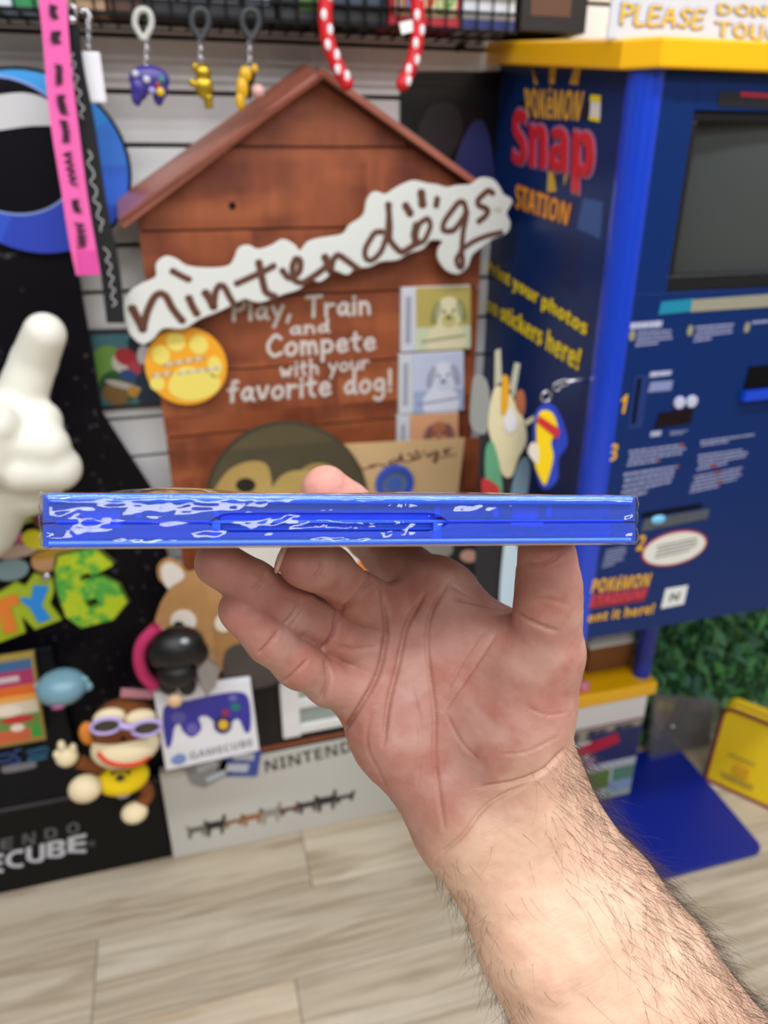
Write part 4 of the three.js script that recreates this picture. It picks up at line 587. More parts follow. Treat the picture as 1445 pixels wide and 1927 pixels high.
// ================= right: the blue arcade-style kiosk =================
{
  const k = thing('photo_kiosk', 'tall blue demo kiosk with a yellow top, built-in television and printed side panel', 'kiosk');
  const XL = 0.6, XR = 1.24, ZF = -0.94, ZB = -1.398, YB = 0.705, YT = 1.56, shear = (g) => { const p = g.attributes.position; for (let i = 0; i < p.count; i++) if (p.getY(i) > 1.45) p.setY(i, p.getY(i) + Math.max(0, -(p.getZ(i) + 0.955)) * 0.12); g.computeVertexNormals(); return g; };
  const side = mat(0x08285f, 0.32, { specularIntensity: 0.5 }), front = side, navy = mat(0x0a1f52, 0.35), post = mat(0x0038ba, 0.25, { clearcoat: 0.4 }), yellow = mat(0xf0b400, 0.3, { clearcoat: 0.3 });
  part(k, 'side_panel', shear(box(XL, XL + 0.02, YB, YT, ZB, ZF - 0.02)), side); part(k, 'side_panel', shear(box(XR - 0.02, XR, YB, YT, ZB, ZF - 0.02)), side); part(k, 'back_panel', box(XL + 0.02, XR - 0.02, YB, YT, ZB, ZB + 0.015), navy); part(k, 'floor_panel', box(XL + 0.02, XR - 0.02, YB, YB + 0.02, ZB + 0.015, ZF - 0.012), navy);
  // front panel in pieces round the screen opening
  const SX0 = 0.678, SX1 = 1.12, SY0 = 1.288, SY1 = 1.517, fp = (x0, x1, y0, y1) => part(k, 'front_panel', box(x0, x1, y0, y1, ZF - 0.016, ZF, 0.001), front);
  fp(XL + 0.02, SX0, SY0, YT); fp(SX1, XR - 0.02, SY0, YT); fp(SX0, SX1, SY1, YT); fp(XL + 0.02, XR - 0.02, YB, SY0);
  const pc = (x) => { const c = new THREE.CylinderGeometry(0.025, 0.025, YT - YB + 0.004, 28); c.translate(x, (YT + YB) / 2, ZF - 0.022); return c; }; part(k, 'corner_post', pc(XL + 0.015), post); part(k, 'corner_post', pc(XR - 0.015), post);
  // television: dark bezel set back, bulging grey glass
  part(k, 'screen_bezel', join([box(SX0, SX1, SY0, SY0 + 0.022, -1.02, ZF - 0.004, 0.002), box(SX0, SX1, SY1 - 0.012, SY1, -1.02, ZF - 0.006, 0.002), box(SX0, SX0 + 0.012, SY0 + 0.022, SY1 - 0.012, -1.02, ZF - 0.006, 0.002), box(SX1 - 0.012, SX1, SY0 + 0.022, SY1 - 0.012, -1.02, ZF - 0.006, 0.002)]), mat(0x0c0d10, 0.4));
  { const g = new THREE.PlaneGeometry(SX1 - SX0 - 0.024, SY1 - SY0 - 0.034, 20, 12), p = g.attributes.position; for (let i = 0; i < p.count; i++) p.setZ(i, -0.35 * (p.getX(i) ** 2) - 0.5 * p.getY(i) ** 2); g.computeVertexNormals(); g.translate((SX0 + SX1) / 2, (SY0 + SY1) / 2 + 0.005, -0.955); part(k, 'television_screen', g, mat(0x3b403e, 0.22, { clearcoat: 0.6, clearcoatRoughness: 0.2 })); }
  // yellow cap: plan outline with a cut corner, rising to the back
  { const pl = [V(0.578, 1.405, 0), V(0.578, 0.962, 0), V(0.606, 0.924, 0), V(1.234, 0.924, 0), V(1.262, 0.962, 0), V(1.262, 1.405, 0)], s = new THREE.Shape(pl.map((p) => new THREE.Vector2(p.x, p.y))), g = new THREE.ExtrudeGeometry(s, { depth: 0.026, bevelEnabled: true, bevelSize: 0.004, bevelThickness: 0.004, bevelSegments: 3 }); g.rotateX(-Math.PI / 2); g.translate(0, YT + 0.004, 0); part(k, 'cap', shear(g), yellow); }
  const F = (l) => l.map(([a, b]) => Z(a, b, ZF)), Sd = (l) => l.map(([a, b]) => X(a, b, XL));
  const txt = (n, s, q, m, o = {}) => { const g = letters(s, o.d ?? 0.0008, 0, o.f); g.computeBoundingBox(); const bb = g.boundingBox.clone(); if (o.edge) { const e = letters(s, 0.0003, o.w ?? 0.06, o.f); part(k, n + '_outline', onto(e, q, bb, 0.0006), o.edge); } return part(k, n, onto(g, q, bb, o.edge ? 0.0016 : 0.0006), m); };
  const gold = mat(0xdca52a, 0.4), red = mat(0xcf2430, 0.3), sun = mat(0xf2dc10, 0.4), deep = mat(0x1c2a66, 0.4), pink = mat(0xa06a8e, 0.4);
  txt('side_title_small', 'POKéMON', Sd([[995, 222], [1090, 228], [1103, 168], [988, 163]]), gold, { edge: deep, w: 0.07 });
  txt('side_title_large', 'Snap', Sd([[967, 338], [1116, 368], [1122, 226], [968, 205]]), red, { edge: pink, w: 0.06, d: 0.003 });
  txt('side_title_station', 'STATION', Sd([[972, 392], [1068, 424], [1077, 384], [972, 346]]), mat(0xe89a22, 0.4), { edge: mat(0x7a2230, 0.4), w: 0.06 });
  for (const t of [[[1001, 124], [1013, 158], [1006, 160]], [[1035, 118], [1049, 118], [1044, 158], [1034, 158]], [[1083, 120], [1096, 118], [1088, 160], [1072, 158]], [[1032, 322], [1042, 322], [1048, 360], [1030, 362]], [[1062, 316], [1072, 318], [1062, 352]]]) { const q = Sd(t), g = new THREE.BufferGeometry().setFromPoints(q.length === 3 ? q : [q[0], q[1], q[2], q[0], q[2], q[3]]); g.translate(-0.0008, 0, 0); g.computeVertexNormals(); part(k, 'printed_ray', g, mat(0xcfa83a, 0.5)); }
  { const can = part(k, 'film_can_picture', quad(Sd([[1110, 222], [1130, 226], [1132, 180], [1113, 178]]), 0.001), mat(0xe6e2dc, 0.4)); part(can, 'band', quad(Sd([[1111, 190], [1132, 192], [1132, 180], [1113, 178]]), 0.0016), sun); part(can, 'band', quad(Sd([[1110, 226], [1130, 230], [1130, 222], [1110, 219]]), 0.0016), sun); part(k, 'dark_patch', quad(Sd([[975, 218], [1110, 226], [1112, 184], [980, 190]]), 0.0003), mat(0x0c1022, 0.4)); }
  txt('side_slogan', 'Print your photos', Sd([[918, 518], [1103, 640], [1109, 604], [919, 488]]), sun, { edge: mat(0x6a2a3a, 0.4), w: 0.05 });
  txt('side_slogan', 'on stickers here!', Sd([[917, 584], [1089, 698], [1097, 656], [917, 556]]), sun, { edge: mat(0x6a2a3a, 0.4), w: 0.05 });
  for (let i = 0; i < 7; i++) { const y = 440 + i * 14.6; part(k, 'vent_slot', quad(Sd([[1060 - i * 1.2, y + 10], [1096 - i * 1.4, y + 25 + i], [1096 - i * 1.4, y + 16 + i], [1060 - i * 1.2, y + 1]]), 0.0006), mat(0x061a4e, 0.5)); }
  part(k, 'swirl_print', quad(Sd([[1085, 430], [1130, 450], [1135, 380], [1098, 372]]), 0.0003), mat(0x2a5090, 0.4));
  // front prints and fittings
  const pale = mat(0x8f95b8, 0.5), paleHi = mat(0xb4b7d2, 0.5), coral = mat(0xa8583e, 0.5);
  const lines = (q, rows, m, gap = 0.45, hot = 0, lift = 0.0008) => { const P = F(q), gs = [], hs = []; for (let r = 0; r < rows; r++) { let u = 0.02 + (r && rnd() < 0.3 ? 0.03 : 0); const end = r === rows - 1 ? rr(0.45, 0.9) : rr(0.88, 1); while (u < end) { const w = Math.min(rr(0.03, 0.11), end - u), v0 = 1 - (r + 1 - gap / 2) / rows, v1 = 1 - (r + gap / 2) / rows, pt = (a, b) => P[0].clone().lerp(P[1], a).lerp(P[3].clone().lerp(P[2], a), b); (rnd() < hot ? hs : gs).push(quad([pt(u, v0), pt(u + w, v0), pt(u + w, v1), pt(u, v1)], lift)); u += w + 0.014; } } for (const [l, mm] of [[gs, m], [hs, coral]]) if (l.length) part(k, 'instruction_print', join(l), mm).userData.kind = 'stuff'; };
  lines([[1183, 620], [1272, 614], [1275, 600], [1185, 607]], 1, paleHi, 0.1); lines([[1193, 654], [1265, 646], [1272, 618], [1199, 622]], 4, pale); lines([[1302, 646], [1380, 634], [1388, 606], [1308, 612]], 4, pale); lines([[1412, 612], [1490, 604], [1492, 596], [1414, 602]], 1, pale);
  lines([[1220, 710], [1292, 702], [1295, 694], [1222, 700]], 1, paleHi, 0); lines([[1222, 822], [1252, 818], [1254, 809], [1224, 812]], 1, paleHi, 0); lines([[1258, 820], [1292, 816], [1294, 808], [1260, 811]], 2, pale);
  lines([[1172, 880], [1290, 862], [1294, 832], [1182, 846]], 4, pale, 0.45, 0.05); lines([[1160, 945], [1272, 915], [1284, 872], [1172, 888]], 5, pale, 0.45, 0.04); lines([[1312, 842], [1420, 826], [1424, 814], [1316, 828]], 2, pale, 0.4, 0.06); lines([[1308, 888], [1405, 866], [1408, 842], [1312, 854]], 4, pale, 0.45, 0.06); lines([[1294, 930], [1396, 908], [1400, 876], [1304, 894]], 5, pale, 0.45, 0.04); lines([[1130, 1070], [1172, 1060], [1182, 1026], [1140, 1034]], 6, pale, 0.5);
  txt('step_number', '1', F([[1163, 779], [1174, 777], [1181, 742], [1170, 744]]), gold); txt('step_number', '3', F([[1143, 868], [1158, 866], [1164, 834], [1149, 836]]), gold); txt('step_number', '2', F([[1196, 1036], [1210, 1034], [1216, 1006], [1202, 1008]]), gold);
  for (const [x, y] of [[1189, 631], [1298, 622], [1405, 616]]) part(k, 'step_mark', (() => { const c = Z(x, y, ZF); return cut(ringPts(c, 0.005, 0.008, 16), ZF + 0.0004, 0.0006); })(), mat(0x8c8a70, 0.5));
  const bxf = (n, q, d, m) => part(k, n, (() => { const P = F(q); const g = cut(P, ZF + 0.0003, d, 0); return g; })(), m);
  bxf('coin_slot', [[1187, 798], [1194, 797], [1206, 711], [1199, 712]], 0.0015, M.black); bxf('slot_plate', [[1180, 808], [1208, 804], [1222, 704], [1194, 708]], 0.0006, mat(0x16306e, 0.3));
  bxf('card_picture', [[1218, 738], [1262, 734], [1266, 716], [1224, 719]], 0.0006, mat(0x7c86b0, 0.5)); bxf('counter_window', [[1231, 805], [1298, 795], [1304, 769], [1240, 777]], 0.0015, mat(0x14040a, 0.12));
  for (const x of [1277, 1300]) part(k, 'button_lamp', cut(ringPts(Z(x, 757 - (x - 1277) * 0.1, ZF), 0.0085, 0.0085, 20), ZF + 0.0004, 0.003, 0.001), mat(0xb8bcd0, 0.3));
  bxf('ticket_opening', [[1398, 733], [1500, 722], [1504, 680], [1409, 690]], 0.0015, M.black); bxf('ticket_lip', [[1391, 753], [1500, 740], [1502, 724], [1396, 736]], 0.01, mat(0x1242c4, 0.3));
  bxf('teal_bar', [[1238, 592], [1300, 586], [1304, 562], [1244, 568]], 0.0006, mat(0x127e9a, 0.4)); bxf('tan_bar', [[1298, 587], [1490, 574], [1494, 550], [1302, 564]], 0.0008, mat(0x8f8c78, 0.5));
  bxf('warning_label', [[1350, 200], [1500, 208], [1502, 180], [1352, 172]], 0.0006, mat(0x14151c, 0.4)); bxf('warning_stripe', [[1392, 182], [1500, 188], [1502, 180], [1393, 173]], 0.001, mat(0xa01830, 0.4)); lines([[1354, 198], [1500, 206], [1502, 191], [1356, 184]], 2, mat(0x8a8c90, 0.5), 0.5);
  bxf('sticker_slot', [[1205, 974], [1318, 955], [1321, 947], [1210, 965]], 0.0015, M.black); bxf('sticker_tray', [[1205, 1000], [1330, 975], [1334, 957], [1212, 978]], 0.0012, mat(0x4a5058, 0.35)); part(k, 'tray_gem', ball(Z(1238, 978, ZF), 0.014, 0.009, 0.006), mat(0x6fb4d8, 0.15));
  { const o = Z(1269, 1032, ZF + 0.001), tl = 0.02; part(k, 'oval_note', cut(ringPts(o, 0.064, 0.034, 44, tl), ZF + 0.0004, 0.001), mat(0x9a3038, 0.4)); part(k, 'oval_note', cut(ringPts(o, 0.060, 0.030, 44, tl), ZF + 0.0004, 0.0016), mat(0xd8d6cc, 0.5)); lines([[1228, 1052], [1308, 1034], [1312, 1008], [1234, 1024]], 4, mat(0x6a6a66, 0.5), 0.6, 0, 0.0026); }
  txt('front_title', 'POKéMON', F([[1110, 1116], [1218, 1102], [1226, 1076], [1116, 1088]]), gold, { edge: deep, w: 0.1 }); bxf('front_title_band', [[1096, 1148], [1212, 1130], [1222, 1100], [1104, 1118]], 0.0006, mat(0x8a2030, 0.4)); txt('front_title', 'STADIUM', F([[1106, 1140], [1208, 1124], [1214, 1108], [1112, 1122]]), mat(0xd03a3a, 0.4), { edge: deep, w: 0.05 }); txt('front_slogan', 'Rent it here!', F([[1090, 1173], [1228, 1154], [1232, 1134], [1094, 1156]]), gold);
  bxf('white_emblem', [[1243, 1145], [1286, 1136], [1294, 1101], [1252, 1108]], 0.0008, mat(0xd9dbd8, 0.4)); txt('emblem_mark', 'N', F([[1257, 1132], [1275, 1128], [1280, 1113], [1262, 1117]]), mat(0x3a4436, 0.5));
  // legs, foot plate
  const leg = (x, z) => { const c = new THREE.CylinderGeometry(0.021, 0.021, YB - 0.362, 24); c.translate(x, (YB + 0.362) / 2, z); return c; }; const lb = mat(0x0a2a9c, 0.3); part(k, 'leg', leg(0.968, -1.212), lb); part(k, 'leg', leg(0.66, -1.212), lb);
  part(k, 'shelf', box(0.612, 0.99, 0.326, 0.362, -1.392, -1.172, 0.006), yellow); part(k, 'plinth', box(0.62, 0.965, 0.013, 0.326, -1.39, -1.372), navy); part(k, 'plinth', box(0.618, 0.63, 0.013, 0.326, -1.372, -1.18), navy); part(k, 'shelf_back', box(0.612, 0.628, 0.362, YB, -1.36, -1.2), yellow);
  { const c = Yp(1410, 1590), s = new THREE.Shape(), x0 = 0.6, x1 = c.x + 0.016, z0 = -0.945, z1 = -1.30, r = 0.03; s.moveTo(x0, -z1); s.lineTo(x1 + 0.012, -z1); s.lineTo(x1, -z0 + r); s.quadraticCurveTo(x1, -z0, x1 - r, -z0); s.lineTo(x0 + r, -z0); s.quadraticCurveTo(x0, -z0, x0, -z0 + r); s.lineTo(x0, -z1); const g = new THREE.ExtrudeGeometry(s, { depth: 0.009, bevelEnabled: true, bevelSize: 0.0015, bevelThickness: 0.0015, bevelSegments: 2 }); g.rotateX(-Math.PI / 2); g.translate(0, 0.0016, 0); part(k, 'foot_plate', g, mat(0x041c80, 0.4)); }
  settle(k);
  // boxed game set on the plate under the shelf
  const b = thing('boxed_set', 'big white-topped picture box with a red banner under the yellow shelf', 'box'), bz = -1.178; part(b, 'box', box(0.634, 0.972, 0.0135, 0.322, -1.368, bz, 0.002), mat(0xd9d8d4, 0.4));
  const art = canvasTex(256, 200, (x, w, h) => { x.fillStyle = '#c9cbd0'; x.fillRect(0, 0, w, h); const r = (c, a, b2, d, e) => { x.fillStyle = c; x.fillRect(a * w, b2 * h, d * w, e * h); }; r('#8c5a58', 0, 0, 1, 0.03); r('#6d6a5a', 0, 0.04, 1, 0.14); for (let i = 0; i < 14; i++) r(['#4b4a44', '#9c9684', '#30343a'][i % 3], i / 14, 0.05, 0.05, 0.12); r('#2c315c', 0.6, 0.1, 0.4, 0.4); x.fillStyle = '#b81f33'; x.beginPath(); x.moveTo(0, 0.38 * h); x.lineTo(0.8 * w, 0.14 * h); x.lineTo(0.84 * w, 0.27 * h); x.lineTo(0, 0.54 * h); x.fill(); x.fillStyle = '#b58aa2'; x.fillRect(0.25 * w, 0.4 * h, 0.4 * w, 0.1 * h); r('#b9bcc2', 0.2, 0.5, 0.8, 0.14); r('#c8b01e', 0.3, 0.62, 0.3, 0.3); r('#5a8a22', 0.6, 0.6, 0.2, 0.25); r('#5f8a72', 0.82, 0.6, 0.18, 0.2); r('#8fa6c4', 0.8, 0.78, 0.2, 0.2); r('#a8b8a0', 0, 0.92, 1, 0.08); });
  part(b, 'picture', quad([V(0.636, 0.016, bz), V(0.970, 0.016, bz), V(0.970, 0.262, bz), V(0.636, 0.262, bz)], 0.0008), mat(0xffffff, 0.35, { map: art })); settle(b);
  const sx = thing('cardboard_box', 'plain brown cardboard box on the yellow shelf of the kiosk', 'box'), sz = -1.245, q0 = Z(1108, 1240, sz), q1 = Z(1190, 1240, sz); part(sx, 'box', box(q0.x, q1.x, 0.3625, 0.432, -1.37, sz, 0.002), mat(0x86552a, 0.8)); part(sx, 'flap', box(q0.x + 0.002, q1.x - 0.002, 0.432, 0.4335, -1.368, -1.31), mat(0x966234, 0.8)); settle(sx);
  const pp = thing('paper_pile', 'pile of white and grey papers on top of the brown cardboard box', 'papers'); for (let i = 0; i < 5; i++) part(pp, 'sheet_bundle', box(q0.x - 0.004 + i * 0.002, q1.x - 0.006 + i * 0.001, 0.434 + i * 0.009, 0.4425 + i * 0.009, -1.365, sz + 0.004 - i * 0.003, 0.002), mat([0xd8d8d8, 0xb8b8b6, 0x8f8f8c, 0xc4c4c0, 0x4a4440][i], 0.7)); settle(pp);
  const pb = Z(1099, 1284, -1.19); solo('pink_ball', 'small pink ball resting on the yellow shelf of the kiosk', 'ball', (() => { const g = new THREE.SphereGeometry(0.0155, 28, 20); const p = g.attributes.position; for (let i = 0; i < p.count; i++) { const y = p.getY(i); p.setY(i, y < -0.013 ? -0.013 : y); } g.computeVertexNormals(); g.translate(pb.x, 0.3625 + 0.0132, -1.192); return g; })(), mat(0xd87a8c, 0.4));
  // hand-lettered paper sign on the cap
  const pz = -0.985, ps = thing('paper_sign', 'white paper sign with yellow hand lettering on top of the kiosk', 'sign'), sl = (py) => py; part(ps, 'card', cut(pxs([[1143, 71], [1500, 96], [1500, -120], [1166, -110]], pz).map((v) => V(v.x, Math.max(v.y, 1.5985), v.z)), pz - 0.003, 0.003, 0.0004), mat(0xc6c9d0, 0.7));
  const let2 = (s, q) => { const mk = (w, m, l) => { const g = handwriting(s, w); g.computeBoundingBox(); const b2 = g.boundingBox; part(ps, m === lav ? 'letter_outline' : 'lettering', onto(g, pxs(q, pz), { min: V(b2.min.x + w, 0, 0), max: V(b2.max.x - w, 1, 0) }, l), m); }, lav = mat(0x7480bc, 0.6); mk(0.16, lav, 0.0006); mk(0.095, mat(0xd9b60a, 0.5), 0.0016); };
  let2('PLEASE', [[1168, 44], [1318, 52], [1326, 20], [1172, 8]]); let2("DON'T", [[1352, 26], [1486, 34], [1488, 14], [1354, 8]]); let2('TOUCH', [[1346, 66], [1490, 80], [1492, 54], [1348, 42]]); settle(ps);
}
{ // leafy backdrop, clear pack and yellow pouch right of the kiosk
  const hd = thing('leaf_panel', 'dense green artificial leaf panel on the wall beside the kiosk', 'foliage'); part(hd, 'backing', box(1.0, 1.9, 0.01, 0.695, -1.398, -1.385), mat(new THREE.Color().setRGB(0.042, 0.185, 0.06), 0.55));
  const s = new THREE.Shape(); s.moveTo(0, 0); s.quadraticCurveTo(0.016, 0.014, 0, 0.046); s.quadraticCurveTo(-0.016, 0.014, 0, 0); const lg = new THREE.ShapeGeometry(s, 6), p = lg.attributes.position; for (let i = 0; i < p.count; i++) p.setZ(i, -0.25 * Math.abs(p.getX(i)) + 2.5 * p.getY(i) ** 2); lg.computeVertexNormals();
  const N = 1900, im = new THREE.InstancedMesh(lg, mat(0xffffff, 0.55, { transmission: 0.15, thickness: 0 }), N), m = new THREE.Matrix4(), e = new THREE.Euler(), qn = new THREE.Quaternion(), c = new THREE.Color(); im.name = 'leaves'; im.userData = { kind: 'stuff' }; im.castShadow = im.receiveShadow = true;
  for (let i = 0; i < N; i++) { e.set(rr(-0.9, 0.5), rr(-0.9, 0.9), rr(0, 6.28)); qn.setFromEuler(e); const sc = rr(0.7, 1.5); m.compose(V(rr(1.01, 1.88), rr(0.03, 0.68), rr(-1.375, -1.315)), qn, V(sc, sc, sc)); im.setMatrixAt(i, m); const t = rnd(); c.setRGB(0.02 + 0.045 * t, 0.1 + 0.17 * t, 0.035 + 0.05 * rnd()); im.setColorAt(i, c); } hd.add(im); settle(hd);
  const cp = thing('clear_pack', 'dark clear plastic pack with yellow bits leaning behind the blue plate', 'package'), z = -1.285, q = pxs([[1222, 1432], [1332, 1440], [1342, 1322], [1232, 1308]], z); part(cp, 'insert', cut(q, z - 0.006, 0.006), mat(0x2c2a26, 0.5)); for (const [x, y, w, h, col] of [[1252, 1328, 16, 8, 0x8a7418], [1312, 1328, 14, 8, 0x6a4a48], [1298, 1418, 16, 10, 0x9c7c10], [1232, 1378, 10, 10, 0x6f5c18], [1268, 1398, 16, 16, 0x16181c], [1306, 1365, 16, 12, 0x4a4a46]]) part(cp, 'print_patch', cut(pxs([[x - w, y + h], [x + w, y + h], [x + w, y - h], [x - w, y - h]], z), z, 0.001), mat(col, 0.5)); part(cp, 'clear_shell', cut(pxs([[1216, 1438], [1338, 1446], [1348, 1316], [1226, 1302]], z), z + 0.004, 0.012, 0.002), mat(0xe8e8e8, 0.06, { transmission: 0.92, thickness: 0 })); part(cp, 'rivet', ball(Z(1266, 1368, z + 0.017), 0.008, 0.007, 0.004), M.metal); settle(cp);
  const a = Yp(1326, 1466, 0.002), bR = Yp(1500, 1546, 0.002), dn = bR.clone().sub(a).normalize(), up = V(0, 1, 0), n = dn.clone().cross(up).normalize(), lean = n.clone().multiplyScalar(-0.035), H = 0.215, W2 = a.distanceTo(bR), bag = thing('zip_pouch', 'yellow zipped pouch with dark red piping standing on the floor', 'bag');
  const sh = new THREE.Shape(), rd = 0.028; sh.moveTo(rd * 0.3, 0); sh.lineTo(W2 - rd * 0.3, 0); sh.quadraticCurveTo(W2, 0, W2, rd * 0.3); sh.lineTo(W2, H - rd); sh.quadraticCurveTo(W2, H, W2 - rd, H); sh.lineTo(rd, H); sh.quadraticCurveTo(0, H, 0, H - rd); sh.lineTo(0, rd * 0.3); sh.quadraticCurveTo(0, 0, rd * 0.3, 0);
  const place = (g, off = 0) => { const pp = g.attributes.position, t = V(); for (let i = 0; i < pp.count; i++) { t.copy(a).addScaledVector(dn, pp.getX(i)).addScaledVector(up, pp.getY(i)).addScaledVector(lean, pp.getY(i) / H).addScaledVector(n, pp.getZ(i) + off); pp.setXYZ(i, t.x, t.y, t.z); } g.computeVertexNormals(); return g; };
  part(bag, 'body', place(new THREE.ExtrudeGeometry(sh, { depth: 0.04, bevelEnabled: true, bevelSize: 0.004, bevelThickness: 0.006, bevelSegments: 3 }), -0.05), mat(0xe8c40a, 0.75)); const pts = sh.getPoints(10).map((v) => V(v.x, v.y, 0)); part(bag, 'piping', place(tube(pts.slice(0, -1), 0.0045, 120, 8, true), -0.001), mat(0x6e1626, 0.6)); part(bag, 'gusset', place(tube(pts.slice(0, -1), 0.005, 120, 8, true), -0.022), mat(0x8f2a22, 0.6));
  const ink = mat(0x8a7a3a, 0.8); for (const [x0, x1, y, m2] of [[0.04, 0.10, 0.098, ink], [0.032, 0.112, 0.04, ink], [0.04, 0.105, 0.032, ink]]) for (let x = x0; x < x1; x += 0.009) part(bag, 'small_print', place(box(x, x + 0.0065, y, y + 0.006, 0, 0.0006), 0.0066), m2); part(bag, 'printed_patch', place(box(0.06, 0.092, 0.055, 0.082, 0, 0.0006), 0.0066), mat(0xd09a0c, 0.7)); settle(bag);
}
{ // cut-out card and key tag between kennel and kiosk
  const z = -1.03, t = thing('card_cutout', 'tall cream and green card cut-out with two thin spikes beside the kiosk', 'standee'), L = (n, pts, m, k, sm = true) => part(t, n, cut(sm ? smooth(pxs(pts, z), 60) : pxs(pts, z), z + k * 0.0015, 0.0015), m);
  L('backing', [[902, 870], [912, 800], [918, 740], [945, 735], [966, 760], [980, 830], [996, 870], [1000, 1000], [1020, 1150], [905, 1150]], mat(0x1c1c22, 0.6), -2); L('cream_panel', [[918, 800], [930, 730], [955, 722], [968, 760], [985, 790], [990, 830], [975, 860], [962, 895], [945, 892], [932, 850]], mat(0xd6cca4, 0.6), 0); L('spike', [[930, 726], [931, 660], [941, 656], [944, 726]], mat(0xb4b39a, 0.5), 0, false); L('spike', [[956, 740], [968, 682], [978, 684], [968, 745]], mat(0xb0b09a, 0.5), 0, false); L('orange_stripe', [[942, 775], [944, 712], [952, 706], [956, 720], [953, 770]], mat(0xd89c1a, 0.5), 1); L('white_oval', [[948, 790], [958, 768], [970, 785], [970, 805], [958, 814], [950, 806]], mat(0xdadad8, 0.5), 1); L('brown_oval', [[968, 760], [974, 736], [984, 736], [988, 760], [982, 782]], mat(0xa8623c, 0.5), 0); L('green_panel', [[915, 920], [912, 850], [925, 830], [938, 870], [944, 920], [938, 960]], mat(0x5a9a72, 0.6), 1); L('red_patch', [[905, 900], [925, 905], [938, 920], [934, 940], [908, 930]], mat(0xb02a30, 0.5), 2); L('grey_blue_panel', [[958, 960], [968, 890], [985, 860], [996, 880], [986, 960], [980, 1010]], mat(0x6f8c9c, 0.6), 1); L('pale_panel', [[940, 1150], [950, 1000], [965, 1010], [985, 1080], [985, 1150]], mat(0xbcd0d8, 0.6), 2); L('yellow_panel', [[972, 1130], [976, 1030], [990, 1020], [990, 1130]], mat(0xd2cf6a, 0.6), 3); L('grey_panel', [[886, 800], [888, 730], [896, 706], [915, 715], [922, 760], [914, 815]], mat(0x8c8e88, 0.7), -1); L('arm', [[984, 795], [1004, 782], [1006, 790], [986, 803]], mat(0xd6cca4, 0.6), 0, false); part(t, 'foot', box(Z(910, 1150, z).x, Z(1046, 1150, z).x, 0, Z(950, 1145, z).y, z - 0.004, z - 0.002), mat(0x1c1c22, 0.6)); part(t, 'foot', box(Z(930, 1150, z).x, Z(1030, 1150, z).x, 0, 0.006, z - 0.07, z + 0.05), mat(0x1c1c22, 0.6)); settle(t);
  const kz = -0.985, k = thing('key_tag', 'blue and yellow key tag with a red band on silver rings', 'key tag'), kp = (px, py) => Z(px, py, kz), tri = (pts, n, m, d) => part(k, n, cut(smooth(pxs(pts, kz), 60), kz + d, 0.002, 0.0006), m);
  tri([[1004, 800], [1014, 768], [1040, 762], [1060, 800], [1066, 835], [1050, 862], [1048, 900], [1030, 918], [1016, 912], [1006, 870]], 'tag', mat(0x2440b4, 0.35), 0); tri([[1008, 796], [1016, 774], [1036, 776], [1046, 805], [1034, 830], [1038, 860], [1026, 905], [1018, 905], [1004, 868], [1008, 830]], 'print', mat(0xeecb0c, 0.4), 0.0024); part(k, 'print', cut(pxs([[1006, 792], [1012, 780], [1050, 806], [1046, 824]], kz), kz + 0.0052, 0.001), mat(0xc62a2e, 0.4)); tri([[992, 850], [1000, 832], [1010, 842], [1008, 870]], 'print', mat(0xd8cfc0, 0.4), 0.003);
  const rg = (px, py, r) => { const g = new THREE.TorusGeometry(r, r * 0.22, 8, 20); const q = kp(px, py); g.translate(q.x, q.y, q.z); return g; }; part(k, 'ring', join([rg(1028, 746, 0.008), rg(1048, 728, 0.006), rg(1056, 722, 0.005), rg(1064, 720, 0.005)]), M.metal); part(k, 'hook', tube([kp(1066, 720), kp(1078, 717), V(XL_K(), kp(1080, 716).y, kz)], 0.0045, 10, 8), M.metal); settle(k);
  const dz = -1.395, dp = thing('dark_poster', 'dark poster with a violet patch on the slatted wall above the title sign', 'poster'), q = pxs([[752, 420], [948, 420], [948, 134], [754, 136]], dz); part(dp, 'sheet', cut(q, dz - 0.004, 0.004), mat(0x060609, 0.3)); part(dp, 'violet_patch', cut(smooth(pxs([[850, 370], [860, 290], [890, 230], [915, 240], [930, 330], [915, 380]], dz), 40), dz, 0.0006), mat(0x20255a, 0.5)); part(dp, 'red_patch', cut(smooth(pxs([[782, 300], [800, 210], [850, 195], [870, 240], [840, 300]], dz), 40), dz, 0.0005), mat(0x160a0e, 0.5)); settle(dp);
}
function XL_K() { return 0.598; }

